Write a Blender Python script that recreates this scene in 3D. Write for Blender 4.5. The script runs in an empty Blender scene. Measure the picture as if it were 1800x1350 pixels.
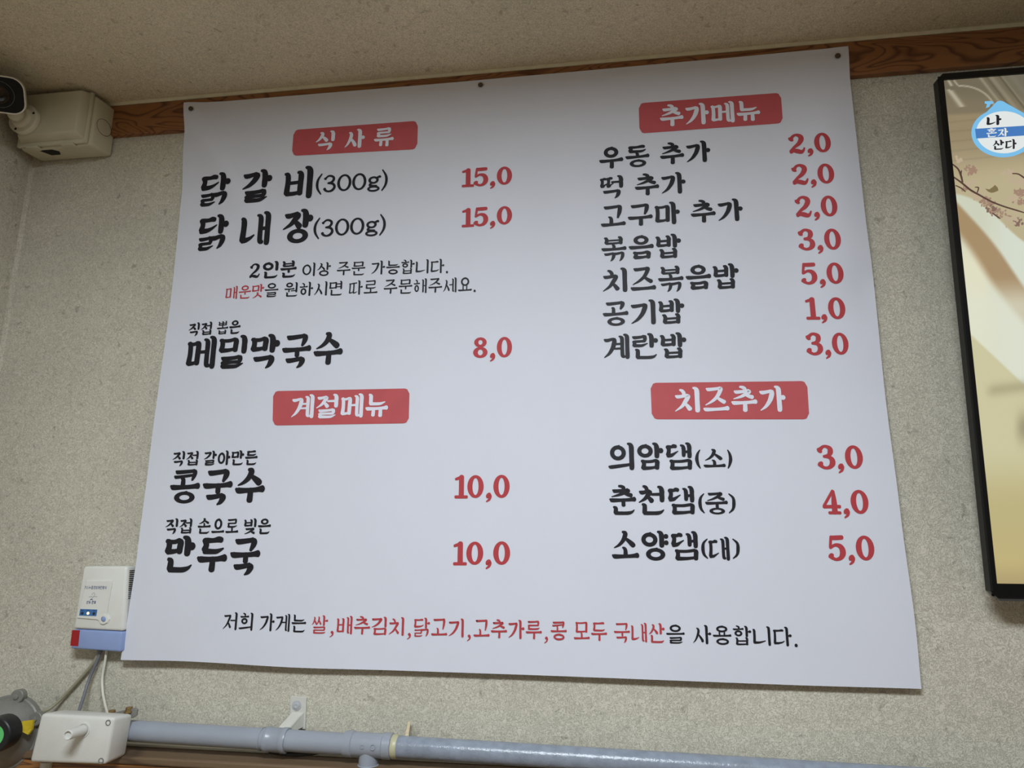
import bpy, bmesh, math, random
from mathutils import Vector, Matrix

random.seed(7)
S = bpy.context.scene
C = S.collection

# ------------------------------------------------------------------ camera, world, lamps, exposure
# The long wall is the plane y = 0 (x to the right, z up), the viewer stands 1.15 m in front of it, eye at 1.55 m.
F = 1196.0                                            # focal length in pixels of the 1800 x 1350 frame
EYE = Vector((0.0, -1.15, 1.55))
AX = Matrix(((0.99047504, 0.02436839, 0.1355189), (0.1376322, -0.20430817, -0.96918293), (0.00407019, 0.97860327, -0.20571602)))
cd = bpy.data.cameras.new('camera')
cd.sensor_width = 36.0
cd.lens = 36.0 * F / 1800.0
cd.clip_start = 0.02
cam = bpy.data.objects.new('camera', cd)
C.objects.link(cam)
cam.matrix_world = Matrix.Translation(EYE) @ AX.to_4x4()
S.camera = cam

CEIL = 2.4075
world = bpy.data.worlds.new('world')
S.world = world
world.use_nodes = True
world.node_tree.nodes['Background'].inputs[0].default_value = (0.6, 0.65, 0.75, 1)
world.node_tree.nodes['Background'].inputs[1].default_value = 0.02


def lamp(name, loc, sx, sy, power, col, rot=(0, 0, 0)):
    L = bpy.data.lights.new(name, 'AREA')
    L.shape = 'RECTANGLE'
    L.size, L.size_y = sx, sy
    L.energy = power
    L.color = col
    o = bpy.data.objects.new(name, L)
    o.location = loc
    o.rotation_euler = rot
    C.objects.link(o)
    return o


lamp('ceiling_lamp', (-0.12, -1.28, CEIL - 0.03), 0.6, 0.3, 37, (0.85, 0.94, 1.0))
lamp('ceiling_lamp', (1.95, -1.4, CEIL - 0.03), 0.9, 0.3, 8, (0.85, 0.94, 1.0))
lamp('rear_fill', (1.2, -4.45, 1.35), 2.4, 1.3, 4, (0.86, 0.93, 1.0), (math.radians(90), 0, 0))  # unseen fill light added before the rear wall to balance the bounce; no window there
S.view_settings.view_transform = 'Standard'
S.view_settings.look = 'None'
S.view_settings.gamma = 1.0
S.view_settings.exposure = 0.0
S.view_settings.use_curve_mapping = False


def ray(px, py):
    return AX @ Vector((px - 900.0, 675.0 - py, -F))


def P(px, py, d=0.0):
    """the point at distance d in front of the long wall that the photograph shows at (px, py)"""
    r = ray(px, py)
    return EYE + r * ((1.15 - d) / r.y)


def proj(p):
    c = AX.transposed() @ (Vector(p) - EYE)
    return 900.0 - F * c.x / c.z, 675.0 + F * c.y / c.z


# ------------------------------------------------------------------ materials
def lin(c):
    return tuple((v / 255 / 12.92 if v / 255 <= .04045 else ((v / 255 + .055) / 1.055) ** 2.4) for v in c)


def mat(name, col, rough=.5, metal=0.0, emit=0.0, spec=.5, bump=None, vary=0.0, vscale=40.0, coat=0.0):
    m = bpy.data.materials.new(name)
    m.use_nodes = True
    nt = m.node_tree
    b = nt.nodes['Principled BSDF']
    c = (*lin(col), 1)
    b.inputs['Base Color'].default_value = c
    b.inputs['Roughness'].default_value = rough
    b.inputs['Metallic'].default_value = metal
    b.inputs['Specular IOR Level'].default_value = spec
    b.inputs['Coat Weight'].default_value = coat
    if emit:
        b.inputs['Emission Color'].default_value = c
        b.inputs['Emission Strength'].default_value = emit
    tc = nt.nodes.new('ShaderNodeTexCoord')
    if vary:
        n = nt.nodes.new('ShaderNodeTexNoise')
        n.inputs['Scale'].default_value = vscale
        n.inputs['Detail'].default_value = 5
        nt.links.new(tc.outputs['Object'], n.inputs['Vector'])
        r = nt.nodes.new('ShaderNodeValToRGB')
        r.color_ramp.elements[0].position, r.color_ramp.elements[1].position = .32, .68
        r.color_ramp.elements[0].color = tuple(v * (1 - vary) for v in c[:3]) + (1,)
        r.color_ramp.elements[1].color = tuple(min(1, v * (1 + vary * .6)) for v in c[:3]) + (1,)
        nt.links.new(n.outputs['Fac'], r.inputs['Fac'])
        nt.links.new(r.outputs['Color'], b.inputs['Base Color'])
    if bump:
        n = nt.nodes.new('ShaderNodeTexNoise')
        n.inputs['Scale'].default_value = bump[0]
        n.inputs['Detail'].default_value = 4
        nt.links.new(tc.outputs['Object'], n.inputs['Vector'])
        u = nt.nodes.new('ShaderNodeBump')
        u.inputs['Strength'].default_value = bump[1]
        u.inputs['Distance'].default_value = .002
        nt.links.new(n.outputs['Fac'], u.inputs['Height'])
        nt.links.new(u.outputs['Normal'], b.inputs['Normal'])
    return m


def wallpaper(name, base, fleck, strength=.35):
    """embossed fibre wallpaper: short curled fibres, a few darker flecks, fine relief"""
    m = bpy.data.materials.new(name)
    m.use_nodes = True
    nt = m.node_tree
    N, Lk = nt.nodes.new, nt.links.new
    b = nt.nodes['Principled BSDF']
    b.inputs['Roughness'].default_value = .85
    b.inputs['Specular IOR Level'].default_value = .2
    tc = N('ShaderNodeTexCoord')
    big = N('ShaderNodeTexNoise'); big.inputs['Scale'].default_value = 5; big.inputs['Detail'].default_value = 3
    fib = N('ShaderNodeTexNoise'); fib.inputs['Scale'].default_value = 185; fib.inputs['Detail'].default_value = 3; fib.inputs['Distortion'].default_value = 1.6
    spk = N('ShaderNodeTexNoise'); spk.inputs['Scale'].default_value = 62; spk.inputs['Detail'].default_value = 3; spk.inputs['Distortion'].default_value = .6
    for n in (big, fib, spk):
        Lk(tc.outputs['Object'], n.inputs['Vector'])
    # fibres are the thin contour where the noise crosses its middle value
    a = N('ShaderNodeMath'); a.operation = 'SUBTRACT'; a.inputs[1].default_value = .5
    Lk(fib.outputs['Fac'], a.inputs[0])
    ab = N('ShaderNodeMath'); ab.operation = 'ABSOLUTE'
    Lk(a.outputs[0], ab.inputs[0])
    r1 = N('ShaderNodeValToRGB')
    r1.color_ramp.elements[0].position, r1.color_ramp.elements[1].position = .0, .065
    r1.color_ramp.elements[0].color = (.56, .55, .53, 1); r1.color_ramp.elements[1].color = (1, 1, 1, 1)
    Lk(ab.outputs[0], r1.inputs['Fac'])
    r2 = N('ShaderNodeValToRGB')
    r2.color_ramp.elements[0].position, r2.color_ramp.elements[1].position = .63, .72
    r2.color_ramp.elements[0].color = (0, 0, 0, 1); r2.color_ramp.elements[1].color = (1, 1, 1, 1)
    Lk(spk.outputs['Fac'], r2.inputs['Fac'])
    r3 = N('ShaderNodeValToRGB')
    r3.color_ramp.elements[0].position, r3.color_ramp.elements[1].position = .3, .7
    c = lin(base)
    r3.color_ramp.elements[0].color = (*[v * .93 for v in c], 1); r3.color_ramp.elements[1].color = (*[min(1, v * 1.05) for v in c], 1)
    Lk(big.outputs['Fac'], r3.inputs['Fac'])
    mx = N('ShaderNodeMixRGB'); mx.blend_type = 'MULTIPLY'; mx.inputs['Fac'].default_value = .8
    Lk(r3.outputs['Color'], mx.inputs['Color1']); Lk(r1.outputs['Color'], mx.inputs['Color2'])
    mf = N('ShaderNodeMath'); mf.operation = 'MULTIPLY'; mf.inputs[1].default_value = .38
    Lk(r2.outputs['Color'], mf.inputs[0])
    mx2 = N('ShaderNodeMixRGB'); mx2.inputs['Color2'].default_value = (*lin(fleck), 1)
    Lk(mf.outputs[0], mx2.inputs['Fac']); Lk(mx.outputs['Color'], mx2.inputs['Color1'])
    Lk(mx2.outputs['Color'], b.inputs['Base Color'])
    u = N('ShaderNodeBump'); u.inputs['Strength'].default_value = strength; u.inputs['Distance'].default_value = .0012
    Lk(r1.outputs['Color'], u.inputs['Height']); Lk(u.outputs['Normal'], b.inputs['Normal'])
    return m


def wood(name, dark, light, sx=3.0, sz=26.0, rings=9.0, rough=.45):
    """varnished plywood: contour lines of a stretched noise give the cathedral grain"""
    m = bpy.data.materials.new(name)
    m.use_nodes = True
    nt = m.node_tree
    N, Lk = nt.nodes.new, nt.links.new
    b = nt.nodes['Principled BSDF']
    b.inputs['Roughness'].default_value = rough
    tc = N('ShaderNodeTexCoord')
    mp = N('ShaderNodeMapping'); mp.inputs['Scale'].default_value = (sx, sz * .4, sz)
    Lk(tc.outputs['Object'], mp.inputs['Vector'])
    n = N('ShaderNodeTexNoise'); n.inputs['Scale'].default_value = 1.0; n.inputs['Detail'].default_value = 1.5; n.inputs['Distortion'].default_value = .9
    Lk(mp.outputs['Vector'], n.inputs['Vector'])
    k = N('ShaderNodeMath'); k.operation = 'MULTIPLY'; k.inputs[1].default_value = rings
    Lk(n.outputs['Fac'], k.inputs[0])
    fr = N('ShaderNodeMath'); fr.operation = 'FRACT'
    Lk(k.outputs[0], fr.inputs[0])
    r = N('ShaderNodeValToRGB')
    e = r.color_ramp.elements
    e[0].position, e[0].color = 0.0, (*lin(light), 1)
    e[1].position, e[1].color = 1.0, (*lin(light), 1)
    x = e.new(.55); x.color = (*lin(light), 1)
    x = e.new(.86); x.color = (*lin(dark), 1)
    Lk(fr.outputs[0], r.inputs['Fac'])
    g = N('ShaderNodeTexNoise'); g.inputs['Scale'].default_value = 1.0; g.inputs['Detail'].default_value = 4
    mp2 = N('ShaderNodeMapping'); mp2.inputs['Scale'].default_value = (40, 300, 600)
    Lk(tc.outputs['Object'], mp2.inputs['Vector']); Lk(mp2.outputs['Vector'], g.inputs['Vector'])
    mx = N('ShaderNodeMixRGB'); mx.blend_type = 'MULTIPLY'; mx.inputs['Fac'].default_value = .35
    Lk(r.outputs['Color'], mx.inputs['Color1']); Lk(g.outputs['Fac'], mx.inputs['Color2'])
    Lk(mx.outputs['Color'], b.inputs['Base Color'])
    return m


M_WALL = wallpaper('wallpaper', (212, 206, 190), (104, 100, 88), .6)
M_CEIL = wallpaper('ceiling_paper', (230, 219, 192), (134, 116, 92), .45)
M_TRIM = wood('trim_wood', (100, 57, 32), (156, 103, 60), 4.0, 17.0, 14.0)
M_LEDGE = wood('ledge_wood', (92, 52, 26), (170, 116, 64), 2.2, 40.0, 7.0)
M_LEDGETOP = wood('ledge_top_wood', (86, 66, 48), (120, 96, 72), 2.0, 20.0, 6.0, .6)
M_CAULK = mat('caulk', (214, 206, 176), .7, bump=(90, .3), vary=.08)
M_BEAD = mat('white_bead', (236, 230, 212), .6)
M_FLOOR = mat('floor_tile', (150, 116, 80), .4, vary=.1, vscale=6)
M_PAPER = mat('poster_paper', (216, 217, 228), .62, spec=.25, bump=(600, .05), vary=.012, vscale=9)
M_BLACK = mat('black_ink', (27, 25, 32), .55, spec=.3)
M_RED = mat('red_ink', (180, 64, 70), .6, spec=.25)
M_PANEL = mat('red_panel_ink', (190, 86, 90), .6, spec=.25, vary=.05, vscale=30)
M_WHITE = mat('white_ink', (226, 226, 238), .6, spec=.25)
M_NAIL = mat('nail_steel', (96, 84, 70), .5, metal=.6, bump=(400, .3))
M_BOX = mat('junction_plastic', (202, 196, 172), .5, bump=(500, .12), vary=.05, vscale=12)
M_CAMW = mat('camera_cream', (218, 212, 194), .45, bump=(700, .08), vary=.03)
M_CAMB = mat('camera_black', (14, 15, 17), .4, spec=.3)
M_LENS = mat('lens_glass', (12, 12, 14), .12, coat=.5)
M_RINGM = mat('lens_ring', (84, 84, 80), .4)
M_HOLE = mat('dark_recess', (30, 27, 22), .8)
M_ALARM = mat('alarm_plastic', (224, 223, 217), .35, bump=(600, .05), vary=.02)
M_ALBLUE = mat('alarm_blue', (142, 160, 206), .35, vary=.03)
M_ALRED = mat('alarm_red', (160, 22, 30), .4)
M_LEDP = mat('indicator_blue', (58, 112, 168), .4)
M_LEDOFF = mat('led_off', (38, 42, 58), .25)
M_LEDON = mat('led_on', (255, 205, 160), .3, emit=1.6)
M_PRINT = mat('blue_print', (52, 60, 130), .6)
M_PRINTG = mat('grey_print', (120, 122, 130), .6)
M_VALVE = mat('actuator_white', (214, 212, 206), .5, bump=(500, .1), vary=.04, vscale=25)
M_BRASS = mat('brass', (146, 120, 78), .4, metal=.7)
M_CAST = mat('cast_aluminium', (130, 128, 122), .45, metal=.1, bump=(300, .3), vary=.1)
M_CAP = mat('black_cap', (22, 23, 27), .4)
M_GREEN = mat('green_label', (96, 196, 112), .5)
M_YELLOW = mat('yellow_sticker', (206, 178, 38), .5, vary=.12, vscale=160)
M_PIPE = mat('grey_pvc', (150, 155, 166), .32, bump=(160, .12), vary=.05, vscale=20)
M_PIPE2 = mat('painted_pipe', (140, 148, 162), .26, bump=(240, .25), vary=.16, vscale=60)
M_SEAL = mat('sealant', (186, 182, 150), .4)
M_STRAP = mat('white_bracket', (206, 204, 196), .45, vary=.04)
M_SCREW = mat('screw_steel', (190, 192, 196), .35, metal=.2)
M_CABG = mat('grey_cable', (112, 113, 120), .5)
M_CABO = mat('olive_cable', (152, 146, 124), .5)
M_CABW = mat('white_cable', (216, 212, 200), .45)
M_CABB = mat('black_cable', (28, 27, 26), .5)
M_SPLINT = mat('raw_wood', (206, 188, 158), .8, vary=.15, vscale=200)
M_TV = mat('tv_black', (12, 12, 14), .3, spec=.3)
M_TVSIDE = mat('tv_side_black', (16, 17, 21), .4, spec=.3)
M_TVSTRIP = mat('tv_strip', (92, 92, 92), .3, metal=.6)


# ------------------------------------------------------------------ objects
ORG = {}


def root(name, label, cat, loc, group=None):
    o = bpy.data.objects.new(name, None)
    o.empty_display_size = .03
    o.location = loc
    C.objects.link(o)
    ORG[o] = Vector(loc)
    o['label'] = label
    o['category'] = cat
    if group:
        o['group'] = group
    return o


def tag(o, label, cat, group=None):
    o['label'] = label
    o['category'] = cat
    if group:
        o['group'] = group
    return o


def put(name, V, Fs, m, parent=None, smooth=False, label=None, angle=40):
    """link a mesh given in room coordinates as ONE object under its parent"""
    if parent is not None:
        org = ORG[parent]
    else:
        org = sum((Vector(v) for v in V), Vector()) / len(V)
    me = bpy.data.meshes.new(name)
    me.from_pydata([tuple(Vector(v) - org) for v in V], [], Fs)
    me.materials.append(m)
    if smooth:
        me.polygons.foreach_set('use_smooth', [True] * len(me.polygons))
        me.set_sharp_from_angle(angle=math.radians(angle))
    me.update()
    o = bpy.data.objects.new(name, me)
    C.objects.link(o)
    ORG[o] = org
    if parent is not None:
        o.parent = parent
    else:
        o.location = org
    if label:
        o['label'] = label
    return o


def put_bm(name, bm, m, parent=None, smooth=False, label=None, angle=40):
    bmesh.ops.recalc_face_normals(bm, faces=bm.faces)
    bm.verts.index_update()
    V = [v.co.copy() for v in bm.verts]
    Fs = [[v.index for v in f.verts] for f in bm.faces]
    bm.free()
    return put(name, V, Fs, m, parent, smooth, label, angle)


def structure(o):
    o['kind'] = 'structure'
    return o


def hexa(bm, a, b, bevel=0.0, seg=2):
    """box between two quads a and b (four corners each, same order)"""
    vs = [bm.verts.new(p) for p in list(a) + list(b)]
    fs = [bm.faces.new([vs[i] for i in q]) for q in ((0, 1, 2, 3), (7, 6, 5, 4), (0, 4, 5, 1), (1, 5, 6, 2), (2, 6, 7, 3), (3, 7, 4, 0))]
    if bevel:
        es = list({e for f in fs for e in f.edges})
        bmesh.ops.bevel(bm, geom=es, offset=bevel, segments=seg, profile=.5, affect='EDGES')
    return bm


def box(x0, x1, y0, y1, z0, z1, bevel=0.0, seg=2, bm=None):
    bm = bm or bmesh.new()
    return hexa(bm, [(x0, y0, z0), (x1, y0, z0), (x1, y0, z1), (x0, y0, z1)], [(x0, y1, z0), (x1, y1, z0), (x1, y1, z1), (x0, y1, z1)], bevel, seg)


def frame_of(axis):
    axis = Vector(axis).normalized()
    a = axis.cross(Vector((0, 0, 1)) if abs(axis.z) < .9 else Vector((1, 0, 0))).normalized()
    return axis, a, axis.cross(a)


def lathe(c, axis, prof, n=32, bm=None, ca=True, cb=True):
    """turn a profile [(along, radius)...] about an axis through c"""
    bm = bm or bmesh.new()
    ax, u, v = frame_of(axis)
    c = Vector(c)
    rings = []
    for t, r in prof:
        rings.append([bm.verts.new(c + ax * t + u * r * math.cos(2 * math.pi * i / n) + v * r * math.sin(2 * math.pi * i / n)) for i in range(n)])
    for a, b in zip(rings, rings[1:]):
        for i in range(n):
            bm.faces.new((a[i], a[(i + 1) % n], b[(i + 1) % n], b[i]))
    if ca:
        bm.faces.new(rings[0])
    if cb:
        bm.faces.new(rings[-1])
    return bm


def tube(pts, r, n=12, bm=None):
    """round cable through points"""
    bm = bm or bmesh.new()
    q = [Vector(p) for p in pts]
    e = [q[0] * 2 - q[1]] + q + [q[-1] * 2 - q[-2]]
    path = []
    for i in range(1, len(e) - 2):
        for k in range(6):
            t = k / 6
            a, b, c, d = e[i - 1], e[i], e[i + 1], e[i + 2]
            path.append(.5 * (2 * b + (c - a) * t + (2 * a - 5 * b + 4 * c - d) * t * t + (3 * b - a - 3 * c + d) * t ** 3))
    path.append(q[-1])
    prev = None
    rings = []
    for i, p in enumerate(path):
        t = (path[min(i + 1, len(path) - 1)] - path[max(i - 1, 0)]).normalized()
        if prev is None:
            _, u, v = frame_of(t)
        else:
            u = (prev - t * prev.dot(t)).normalized()
            v = t.cross(u)
        prev = u
        rings.append([bm.verts.new(p + u * r * math.cos(2 * math.pi * k / n) + v * r * math.sin(2 * math.pi * k / n)) for k in range(n)])
    for a, b in zip(rings, rings[1:]):
        for k in range(n):
            bm.faces.new((a[k], a[(k + 1) % n], b[(k + 1) % n], b[k]))
    bm.faces.new(rings[0]); bm.faces.new(rings[-1])
    return bm


def prism(front, back_offset, bm=None, bevel=0.0):
    """flat outline (list of points) given thickness along back_offset"""
    bm = bm or bmesh.new()
    a = [bm.verts.new(p) for p in front]
    b = [bm.verts.new(Vector(p) + Vector(back_offset)) for p in front]
    n = len(a)
    f = bm.faces.new(a)
    bm.faces.new(b[::-1])
    for i in range(n):
        bm.faces.new((a[i], b[i], b[(i + 1) % n], a[(i + 1) % n]))
    if bevel:
        bmesh.ops.bevel(bm, geom=list(f.edges), offset=bevel, segments=2, profile=.5, affect='EDGES')
    return bm


def rrect(w, h, r, n=5):
    """rounded rectangle outline centred on 0"""
    out = []
    for cx, cy, a0 in ((w / 2 - r, h / 2 - r, 0), (-w / 2 + r, h / 2 - r, 90), (-w / 2 + r, -h / 2 + r, 180), (w / 2 - r, -h / 2 + r, 270)):
        for k in range(n + 1):
            a = math.radians(a0 + 90 * k / n)
            out.append((cx + r * math.cos(a), cy + r * math.sin(a)))
    return out


# ---- brush lettering: every letter is a list of strokes, a stroke is [(x, y, width)...] in an em square, y down
CHO = 'ㄱㄲㄴㄷㄸㄹㅁㅂㅃㅅㅆㅇㅈㅉㅊㅋㅌㅍㅎ'
JUNG = 'ㅏㅐㅑㅒㅓㅔㅕㅖㅗㅘㅙㅚㅛㅜㅝㅞㅟㅠㅡㅢㅣ'
JONG = ['', 'ㄱ', 'ㄲ', 'ㄳ', 'ㄴ', 'ㄵ', 'ㄶ', 'ㄷ', 'ㄹ', 'ㄺ', 'ㄻ', 'ㄼ', 'ㄽ', 'ㄾ', 'ㄿ', 'ㅀ', 'ㅁ', 'ㅂ', 'ㅄ', 'ㅅ', 'ㅆ', 'ㅇ', 'ㅈ', 'ㅊ', 'ㅋ', 'ㅌ', 'ㅍ', 'ㅎ']
HB = 0.74                                            # horizontal strokes are thinner than stems


def stem(x, y0, y1, w, k=1.0, foot=0.0):
    """vertical brush stroke: heavy head leaning up-left, blunt foot (foot > 0 curls it to the right)"""
    p = [(x - .72 * w * k, y0 + .24 * w, .42 * w), (x - .46 * w * k, y0 + .30 * w, .62 * w), (x - .16 * w * k, y0 + .52 * w, .88 * w),
         (x, y0 + 1.05 * w, w * .98), (x - .01 * w, (y0 + y1) / 2, w * .93)]
    if foot:
        return p + [(x, y1 - 1.0 * w, w * .95), (x + .14 * w, y1 - .5 * w, w * .92), (x + .5 * w, y1 - .38 * w, w * .7)]
    return p + [(x - .01 * w, y1 - .9 * w, .96 * w), (x - .04 * w, y1 - .42 * w, .88 * w)]


def lead(x0, y, w):
    """the fat dropped wedge a horizontal stroke begins with"""
    return [(x0 + .20 * w, y - .12 * w, .40 * w), (x0 + .46 * w, y + .02 * w, .78 * w), (x0 + .85 * w, y + .10 * w, .82 * w)]


def bar(x0, x1, y, w, rise=0.0, knob=1.0):
    """long horizontal stroke: wedge at the left, thin waist, raised round knob at the right"""
    return lead(x0, y, w) + [(x0 + .42 * (x1 - x0), y + .06 * w, .68 * w), (x0 + .66 * (x1 - x0), y, .68 * w),
                             (x1 - 1.0 * w, y - .09 * w, .76 * w), (x1 - .46 * w, y - .15 * w, .98 * w * knob)]


def dot(x, y, w, dx):
    """short branch of a vowel ending in a round ball"""
    return [[(x, y, .52 * w), (x + dx * .5, y, .54 * w), (x + dx - .5 * w, y, .7 * w)], [(x + dx - .52 * w, y - .01, 1.04 * w)]]


def ring(x0, y0, x1, y1, wx, wy, n=40):
    """an oval with its own wall thickness across and up: outer points, then inner points"""
    cx, cy, rx, ry = (x0 + x1) / 2, (y0 + y1) / 2, (x1 - x0) / 2, (y1 - y0) / 2
    an = [math.pi * 2 * i / n for i in range(n)]
    return ('ring', [(cx + rx * math.cos(t), cy + ry * math.sin(t), 0) for t in an] + [(cx + (rx - wx) * math.cos(t), cy + (ry - wy) * math.sin(t), 0) for t in an])


def cons(j, b, w, ctx):
    """consonant j in box b = (x0, y0, x1, y1); ctx: 'l' left of a vowel, 't' above a vowel, 'b' final"""
    x0, y0, x1, y1 = b
    W, H = x1 - x0, y1 - y0
    P = lambda u, v, k=1.0: (x0 + u * W, y0 + v * H, k * w)
    C = lambda x, y, k=1.0: (x, y, k * w)
    xl, xr, yt, yb = x0 + w * .5, x1 - w * .48, y0 + w * .4, y1 - w * .36      # centre lines that keep the ink inside the box
    xm = (x0 + x1) / 2
    if j in 'ㄲㄸㅃㅆㅉ':
        s = {'ㄲ': 'ㄱ', 'ㄸ': 'ㄷ', 'ㅃ': 'ㅂ', 'ㅆ': 'ㅅ', 'ㅉ': 'ㅈ'}[j]
        o = .06 * W if j != 'ㅃ' else .1 * W
        return cons(s, (x0, y0 + .05 * H, xm + o, y1), w * .84, ctx) + cons(s, (xm - o * .6, y0, x1, y1), w * .84, ctx)
    if j == 'ㄺ':
        return cons('ㄹ', (x0, y0 + .08 * H, x0 + W * .56, y1), w * .84, 'b') + cons('ㄱ', (x0 + W * .44, y0 - .02 * H, x1, y1 - .06 * H), w * .98, 'b')
    if j == 'ㄱ' or j == 'ㅋ':
        if j == 'ㅋ':
            w = min(w, H * .44)
            C = lambda x, y, k=1.0: (x, y, k * w)
            yt = y0 + w * .4
        top = lead(x0, yt + .16 * w, w * .94) + [C(x1 - 1.25 * w, yt + .06 * w, .68), C(x1 - .72 * w, yt - .06 * w, .66)]
        if ctx == 'l':
            s = [top, [C(x1 - .72 * w, yt - .06 * w, .6), C(x1 - .48 * w, yt + .16 * w, .86), P(.80, .30, .98), P(.66, .54, .86), P(.38, .80, .62), P(.03, .98, .2)]]
        elif ctx == 't':
            s = [top, [C(x1 - .72 * w, yt - .06 * w, .6), C(x1 - .46 * w, yt + .2 * w, .86), C(x1 - .62 * w, y0 + .58 * H, .84), C(x1 - .98 * w, y1 - .16 * w, .46)]]
        else:
            s = [top, [C(x1 - .72 * w, yt - .06 * w, .6), C(x1 - .46 * w, yt + .18 * w, .86), C(x1 - .56 * w, y0 + .48 * H, .9), C(x1 - .9 * w, y0 + .76 * H, .66), C(x1 - 1.4 * w, y1 - .1 * w, .22)]]
        if j == 'ㅋ':
            s.append(lead(x0 - .03, y0 + .66 * H, w * .8) + [C(xm + .1 * W, y0 + .58 * H, .56), C(x1 - .6 * w, y0 + .50 * H, .5)])
        return s
    if j == 'ㄴ':
        if ctx == 'l':
            return [[C(xl - .34 * w, y0 + .24 * w, .52), C(xl - .1 * w, y0 + .46 * w, .84), C(xl + .03 * w, y0 + 1.0 * w, .92), C(xl, (y0 + y1) / 2, .9), C(xl - .08 * w, y1 - .95 * w, .96), C(xl - .08 * w, y1 - .56 * w, 1.0)],
                    [C(xl - .06 * w, y1 - .5 * w, .96), C(x0 + .42 * W, y1 - .5 * w, .78), C(x0 + .72 * W, y1 - .78 * w, .54), C(x1 - .05 * w, y1 - 1.2 * w, .26)]]
        if ctx == 't':
            return [[C(xl - .3 * w, y0 + .24 * w, .5), C(xl, y0 + .5 * w, .84), C(xl + .06 * w, y0 + 1.0 * w, .86), C(xl + .06 * w, yb - .1 * w, .84)],
                    [C(xl + .02 * w, yb, .76), C(xm, yb + .02 * w, .7), C(x1 - 1.1 * w, yb - .04 * w, .64), C(x1 - .08 * w, yb - .42 * w, .24)]]
        return [[C(xl - .34 * w, y0 + .2 * w, .48), C(xl - .02 * w, y0 + .40 * w, .8), C(xl + .06 * w, y0 + .7 * w, .86), C(xl, yb - .12 * w, .9)],
                [C(xl - .02 * w, yb, .74), C(xm, yb + .02 * w, .7), C(x1 - 1.2 * w, yb - .03 * w, .7), C(x1 - .55 * w, yb - .24 * w, .5), C(x1 - .08 * w, yb - .62 * w, .2)]]
    if j == 'ㄷ':
        s = [[C(xl - .26 * w, yt + .14 * w, .5), C(xl + .2 * w, yt + .12 * w, .72), C(xm, yt + .1 * w, .62), C(x1 - .95 * w, yt - .04 * w, .8), C(x1 - .5 * w, yt + .02 * w, .74)],
             [C(xl - .08 * w, yt + .1 * w, .8), C(xl + .16 * w, yt + .55 * w, .82), C(xl + .16 * w, (y0 + y1) / 2 + .1 * w, .82), C(xl - .02 * w, yb - .25 * w, .9)]]
        if ctx == 'l':
            s.append([C(xl - .02 * w, yb - .08 * w, .9), C(x0 + .45 * W, yb - .12 * w, .74), C(x1 - .9 * w, yb - .42 * w, .5), C(x1 - .02 * w, yb - .95 * w, .2)])
        else:
            s.append([C(xl, yb - .04 * w, .78), C(xm, yb, .68), C(x1 - 1.0 * w, yb - .06 * w, .62), C(x1 - .1 * w, yb - .42 * w, .24)])
        return s
    if j == 'ㄹ':
        w = min(w, (H - .07) / 1.75)
        C = lambda x, y, k=1.0: (x, y, k * w)
        xl, yt, yb = x0 + w * .5, y0 + w * .36, y1 - w * .34
        ym = (yt + yb) / 2
        return [lead(x0, yt + .12 * w, w * .88) + [C(xm + .1 * W, yt + .08 * w, .62), C(x1 - .85 * w, yt - .05 * w, .68)],
                [C(x1 - .62 * w, yt, .8), C(x1 - .56 * w, (yt + ym) / 2, .8), C(x1 - .72 * w, ym - .02 * w, .68)],
                [C(x1 - .74 * w, ym, .60), C(xm, ym + .04 * w, .56), C(xl + .05 * w, ym + .1 * w, .62)],
                [C(xl - .16 * w, ym + .1 * w, .62), C(xl + .04 * w, (ym + yb) / 2, .76), C(xl - .02 * w, yb - .06 * w, .86)],
                [C(xl, yb - .02 * w, .74), C(xm, yb + .01 * w, .66), C(x1 - 1.1 * w, yb - .08 * w, .60), C(x1 - .05 * w, yb - .48 * w, .2)]]
    if j == 'ㅁ':
        return [[C(xl - .30 * w, y0 + .42 * w, .56), C(xl + .02 * w, y0 + .58 * w, .8), C(xl + .10 * w, (y0 + y1) / 2, .82), C(xl - .05 * w, y1 - .52 * w, .9)],
                [C(xl - .1 * w, yt + .12 * w, .58), C(xm, yt + .12 * w, .58), C(xr - .26 * w, yt - .1 * w, .60)],
                [C(xr - .24 * w, yt - .04 * w, .7), C(xr + .02 * w, yt + .2 * w, .9), C(xr - .02 * w, (y0 + y1) / 2, .9), C(xr - .08 * w, y1 - .5 * w, .88)],
                [C(xl, yb - .1 * w, .78), C(xm, yb - .14 * w, .62), C(xr - .1 * w, yb - .34 * w, .5)]]
    if j == 'ㅂ':
        ym = y0 + .46 * H
        hm, hb = min(.52, .2 * H / w), min(.62, .25 * H / w)
        return [[C(xl - .40 * w, y0 + .34 * w, .42), C(xl - .08 * w, y0 + .46 * w, .74), C(xl + .10 * w, y0 + .85 * w, .84), C(xl + .10 * w, ym, .82), C(xl - .02 * w, y1 - .56 * w, .9)],
                [C(xr - .52 * w, y0 + .18 * w, .44), C(xr - .16 * w, y0 + .32 * w, .76), C(xr + .01 * w, y0 + .75 * w, .90), C(xr - .03 * w, ym, .88), C(xr - .08 * w, y1 - .44 * w, .88)],
                [C(xl + .1 * w, ym + .04 * w, hm), C(xr - .1 * w, ym - .06 * w, hm)],
                [C(xl, y1 - .1 * w - hb * .5 * w, hb * 1.1), C(xm, y1 - .12 * w - hb * .5 * w, hb), C(xr - .1 * w, y1 - .26 * w - hb * .5 * w, hb * .9)]]
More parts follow.
